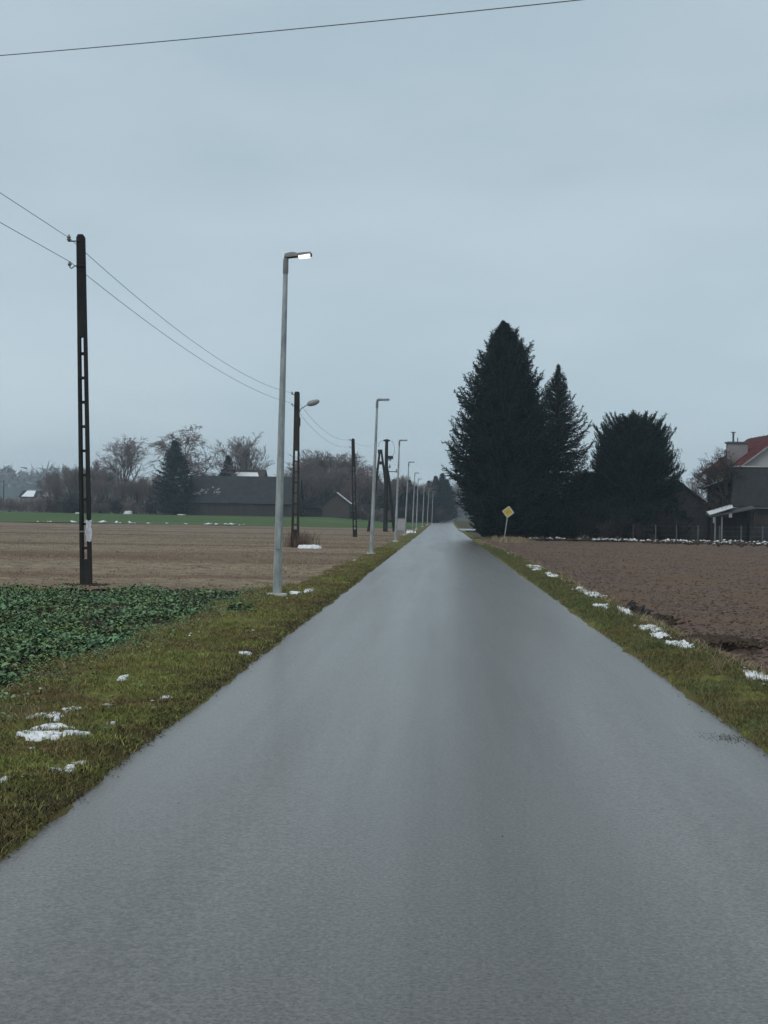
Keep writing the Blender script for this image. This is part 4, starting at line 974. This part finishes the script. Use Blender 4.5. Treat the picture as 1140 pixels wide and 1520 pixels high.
MB().tube([(-1.25,0,-.2),(-.55,0,4.4),(-.08,0,H5)],[.17,.15,.11],8).build('leg',M['concrete'],e)
MB().tube([(.75,0,-.2),(.6,0,5.2),(.45,0,6.4),(.08,0,H5-.1)],[.17,.15,.13,.11],8).build('leg',M['concrete'],e)
MB().box(-.22,.22,-.14,.14,H5-1.6,H5-1.25).build('cross_tie',M['iron'],e)
MB().box(-.3,.2,-.14,.14,H5-.4,H5+.05).build('cap_block',M['iron'],e)
MB().tube([(-.35,0,H5-2.6),(-.1,0,H5-3.3),(.3,0,H5-3.9)],.05,6).build('brace',M['iron'],e)

# wires
def wire(p, q, sag, r, label, group=None, n=36):
    p=Vector(p);q=Vector(q);pts=[]
    for i in range(n+1):
        t_=i/n; v=p.lerp(q,t_); v.z-=sag*4*t_*(1-t_); pts.append(v-p)
    o=MB().tube(pts,r,5).build('overhead_wire',M['wirem'],loc=p); return tag(o,label,'wire',group)
def wpt(e, x, z, y=-.1):
    return Matrix.Translation(e.location) @ e.rotation_euler.to_matrix().to_4x4() @ Vector((x,y,z))
A1=wpt(up1,-.25,H1-.02); A1b=wpt(up1,-.24,H1-.56); A2=wpt(up2,-.25,H2-.02); A2b=wpt(up2,-.24,H2-.56); A3=wpt(up3,-.25,H3-.02); A3b=wpt(up3,-.24,H3-.56)
# direction to the pole behind the viewer, from the photo
def back(A, px, py):
    d=ray(px,py); Dk=27.2*1.0; 
    t_=(Dk)/d.y; q=Vector((d.x*t_,Dk,EYE+d.z*t_)); s=q-A; f=42/abs(s.y); v=A+s*f; return v
for A,py,lb in ((A1,286,'upper wire running from the nearest pole out of the left frame edge'),(A1b,330,'lower wire running from the nearest pole out of the left frame edge')):
    q=back(A,0,py); wire(A,q+Vector((0,0,.0)),.0,.0065,lb)
wire(A1,A2,.62,.0075,'upper wire between the nearest pole and the second pole')
wire(A1b,A2b,.50,.0075,'lower wire between the nearest pole and the second pole')
wire(A2,A3,.75,.008,'sagging wire between the second and the third pole')
wire(A2b,A3b,.75,.008,'lower sagging wire between the second and the third pole')
wire(A3,(wpt(up3,0,H3).x*.98,165,H4-.3),.5,.008,'wire from the third pole to the tall fourth pole')
pA=at(0,82,27.0); pB=at(865,0,22.5); dlt=pB-pA
wire(pA-dlt*.9+Vector((0,0,.19)), pB+dlt*.8+Vector((0,0,.19)), .22, .0085, 'single wire crossing the sky high above the road', n=60)

# ------------------------------------------------------------------ street lamps
def make_lamp(led=True):
    e=empty('street_lamp',(0,0,0)); H=6.62
    MB().tube([(0,0,.06),(0,0,.25),(0,0,H-.42)],[.088,.086,.046],10).build('pole',M['galv'],e)
    MB().box(-.045,.045,-.1,-.075,.95,1.45).build('service_door',M['galv'],e)
    MB().box(-.18,.18,-.18,.18,-.1,.105).build('footing',M['white_c'],e)
    MB().tube([(0,0,H-.46),(0,0,H-.40),(0,0,H-.2),(.01,0,H-.12)],[.052,.055,.053,.042],10).build('collar',M['collar'],e)
    # head: arm joint, ribbed housing, lens panel, tip
    tl=.10
    hd=MB().prism([(-.03,H-.14),(.06,H-.145),(.24,H-.12),(.25,H-.075),(.15,H-.05),(.07,H-.06),(-.02,H-.085)],-.07,.07).build('lamp_arm',M['head'],e)
    MB().prism([(.04,H-.162),(.24,H-.138),(.24,H-.122),(.04,H-.147)],-.055,.055).build('underside',M['iron'],hd)
    hh=MB().prism([(.25,H-.125),(.49,H-.088),(.49,H-.045),(.25,H-.07)],-.11,.11).build('lamp_housing',M['head'],e)
    ln_=MB().prism([(.255,H-.155),(.475,H-.128),(.475,H-.089),(.255,H-.126)],-.118,.118).build('led_panel',M['led'] if led else M['diffuser'],e)
    MB().prism([(.478,H-.135),(.51,H-.115),(.51,H-.06),(.478,H-.085)],-.03,.03).build('sensor',M['iron'],e)
    return e
labs=['nearest galvanised street lamp, its head glowing white, pale footing on the verge',
 'second street lamp along the left verge, well beyond the nearest',
 'third street lamp, standing in front of the grey roadside cabinet',
 'fourth street lamp, just beyond the grey cabinet',
 'fifth street lamp counting from the front','sixth street lamp counting from the front','seventh street lamp counting from the front',
 'eighth street lamp counting from the front','ninth and farthest street lamp that still stands clear']
pos=[(gnd(411,889),gnd(411,889).y)]
proto=make_lamp(True); proto2=make_lamp(False)
LP=[(411,889,424,None),(551,828,560,62.5),(587,805,593,95.5),(601,793,607,133),(612,786,616,166),(618,782,621,192),(627,779,630,228),(634,777,637,262),(641,775,643,300)]
for i,(pb_,yb,pt_,D) in enumerate(LP):
    o = proto if i==0 else (proto2 if i==1 else copy_tree(proto2))
    if D is None: g=gnd(pb_,yb); D=g.y
    b_=at(pb_,yb,D); s=1.0
    t_=at(pt_,400 if i==0 else (yb-6.62*F/D),D); ln=math.atan2(t_.x-b_.x,t_.z)
    o.location=(b_.x,D,.0 if i==0 else 0.0+float(road_rise(D))); o.scale=(1,1,1.036 if i==0 else 1.01); o.rotation_euler=(0,ln,R([6,-12,5,-8,4,0,8,-5,3][i])*0)
    tag(o,labs[i],'street lamp','galvanised street lamps along the left verge')
# cabinet
D=158; g=at(595,783,D); e=empty('utility_cabinet',(g.x,D,0)); tag(e,'light grey electrical cabinet standing on the verge between street lamps','cabinet')
MB().box(-.42,.42,-.18,.18,.15,1.42).build('body',M['box'],e); MB().box(-.46,.46,-.22,.22,1.422,1.5).build('lid',M['wall_g'],e)
MB().box(-.40,-.01,-.2,-.183,.2,1.36).build('door',M['box'],e); MB().box(.01,.40,-.2,-.183,.2,1.36).build('door',M['box'],e); MB().box(-.36,.36,-.15,.15,-.1,.148).build('plinth',M['wall_g'],e)
g=at(609,782,150); snow_patch(g.x,150,.45,1.5,.2,lambda a,b: 0*a,'bright snow heap beside the grey cabinet',4.4,'patches of old snow beside the road')
g=at(458,804,76); snow_patch(g.x,76,.45,.9,.10,lambda a,b: 0*a,'snow at the foot of the second pole, nearer lump',6.4,'patches of old snow beside the road')
g=at(470,805,75.6); snow_patch(g.x,75.4,.25,.5,.08,lambda a,b: 0*a,'smaller snow lump right of the second pole foot',7.9,'patches of old snow beside the road')
# weeds at the foot of pole 2 and reeds near the sign
g=at(440,806,77)
x=g.x+.15+rng.normal(size=420)*.45; y=77+rng.normal(size=420)*.4
blades('dry_weeds',np.stack([x,y],-1),lambda a,b:0*a,.2,1.2,.016,M['weed'],'reddish dry weeds growing round the foot of the second pole','weeds',.5)
g=at(756,800,107)
x=g.x+rng.normal(size=1600)*.7; y=107+rng.normal(size=1600)*2.5
blades('dry_weeds',np.stack([x,y],-1),lambda a,b:0*a-.02,.1,.5,.02,M['straw'],'pale dry grass tuft around the foot of the yellow sign','weeds',.8)
p=gnd(1067,1002)
tufts(p.x,p.y,40,.02,.15,.36,M['straw'],'single upright tuft of straw on the right verge',vzr,.006)
n=7000; y=scatter(n,8,31); x=lo_left(y)-.1+rng.exponential(.26,n); x=np.minimum(x,RL-.3)
leaves('self_sown_crop', x, y, vz, M['crop'], 'stray crop seedlings scattered in the grass beside the field', .02,.055)
# scattered verge stalks on left, blue-green plant
p=gnd(355,912); x=p.x+rng.normal(size=120)*.12; y=p.y+rng.normal(size=120)*.25
leaves('verge_plant',x,y,vz,M['crop'],'dark green leafy weed clump at the corner of the crop',.06,.14)

# ------------------------------------------------------------------ road sign
D=108.0; b_=at(748,799,D); t_=at(755.5,751,D)
e=empty('road_sign',(b_.x,D,-.05)); ln=math.atan2(t_.x-b_.x,t_.z+.05); e.rotation_euler=(0,ln,0); tag(e,'leaning yellow and white diamond priority road sign before the tall spruce','road sign')
HS=t_.z+.05
MB().tube([(0,0,-.2),(0,0,HS-.15)],.035,8).build('post',M['galv'],e)
def dia(r, y0, y1, rc=.06):
    c=HS-.42; pts=[]
    for k in range(4):
        a=math.pi/2*k
        for da in (-.08,.08): 
            rr_=r*(1-.02); pts.append((rr_*math.cos(a+da), c+rr_*math.sin(a+da)))
    return MB().prism(pts,y0,y1)
pl=dia(.43,-.062,-.042).build('sign_plate',M['sign_w'],e)
dia(.32,-.068,-.063).build('yellow_field',M['sign_y'],pl)
MB().tube([(-.09,-.072,HS-.5),(-.02,-.072,HS-.42),(.1,-.072,HS-.3)],.012,5).tube([(-.12,-.072,HS-.4),(.0,-.072,HS-.5)],.01,5).build('scratch_mark',M['iron'],pl)

# ------------------------------------------------------------------ haze
hz=MB().box(-1600,1600,-1600,1600,-2.2,62).build('haze',None)
hm=bpy.data.materials.new('haze_air'); hm.use_nodes=True; n=hm.node_tree.nodes; n.clear()
o_=n.new('ShaderNodeOutputMaterial'); v_=n.new('ShaderNodeVolumePrincipled'); v_.inputs['Density'].default_value=.00042; v_.inputs['Color'].default_value=(.74,.90,1.0,1); v_.inputs['Anisotropy'].default_value=.3
hm.node_tree.links.new(v_.outputs[0],o_.inputs['Volume']); hz.data.materials.append(hm); tag(hz,'thin pale winter haze over the fields','haze',kind='stuff')
print('tris', sum(len(m.polygons) for m in bpy.data.meshes))
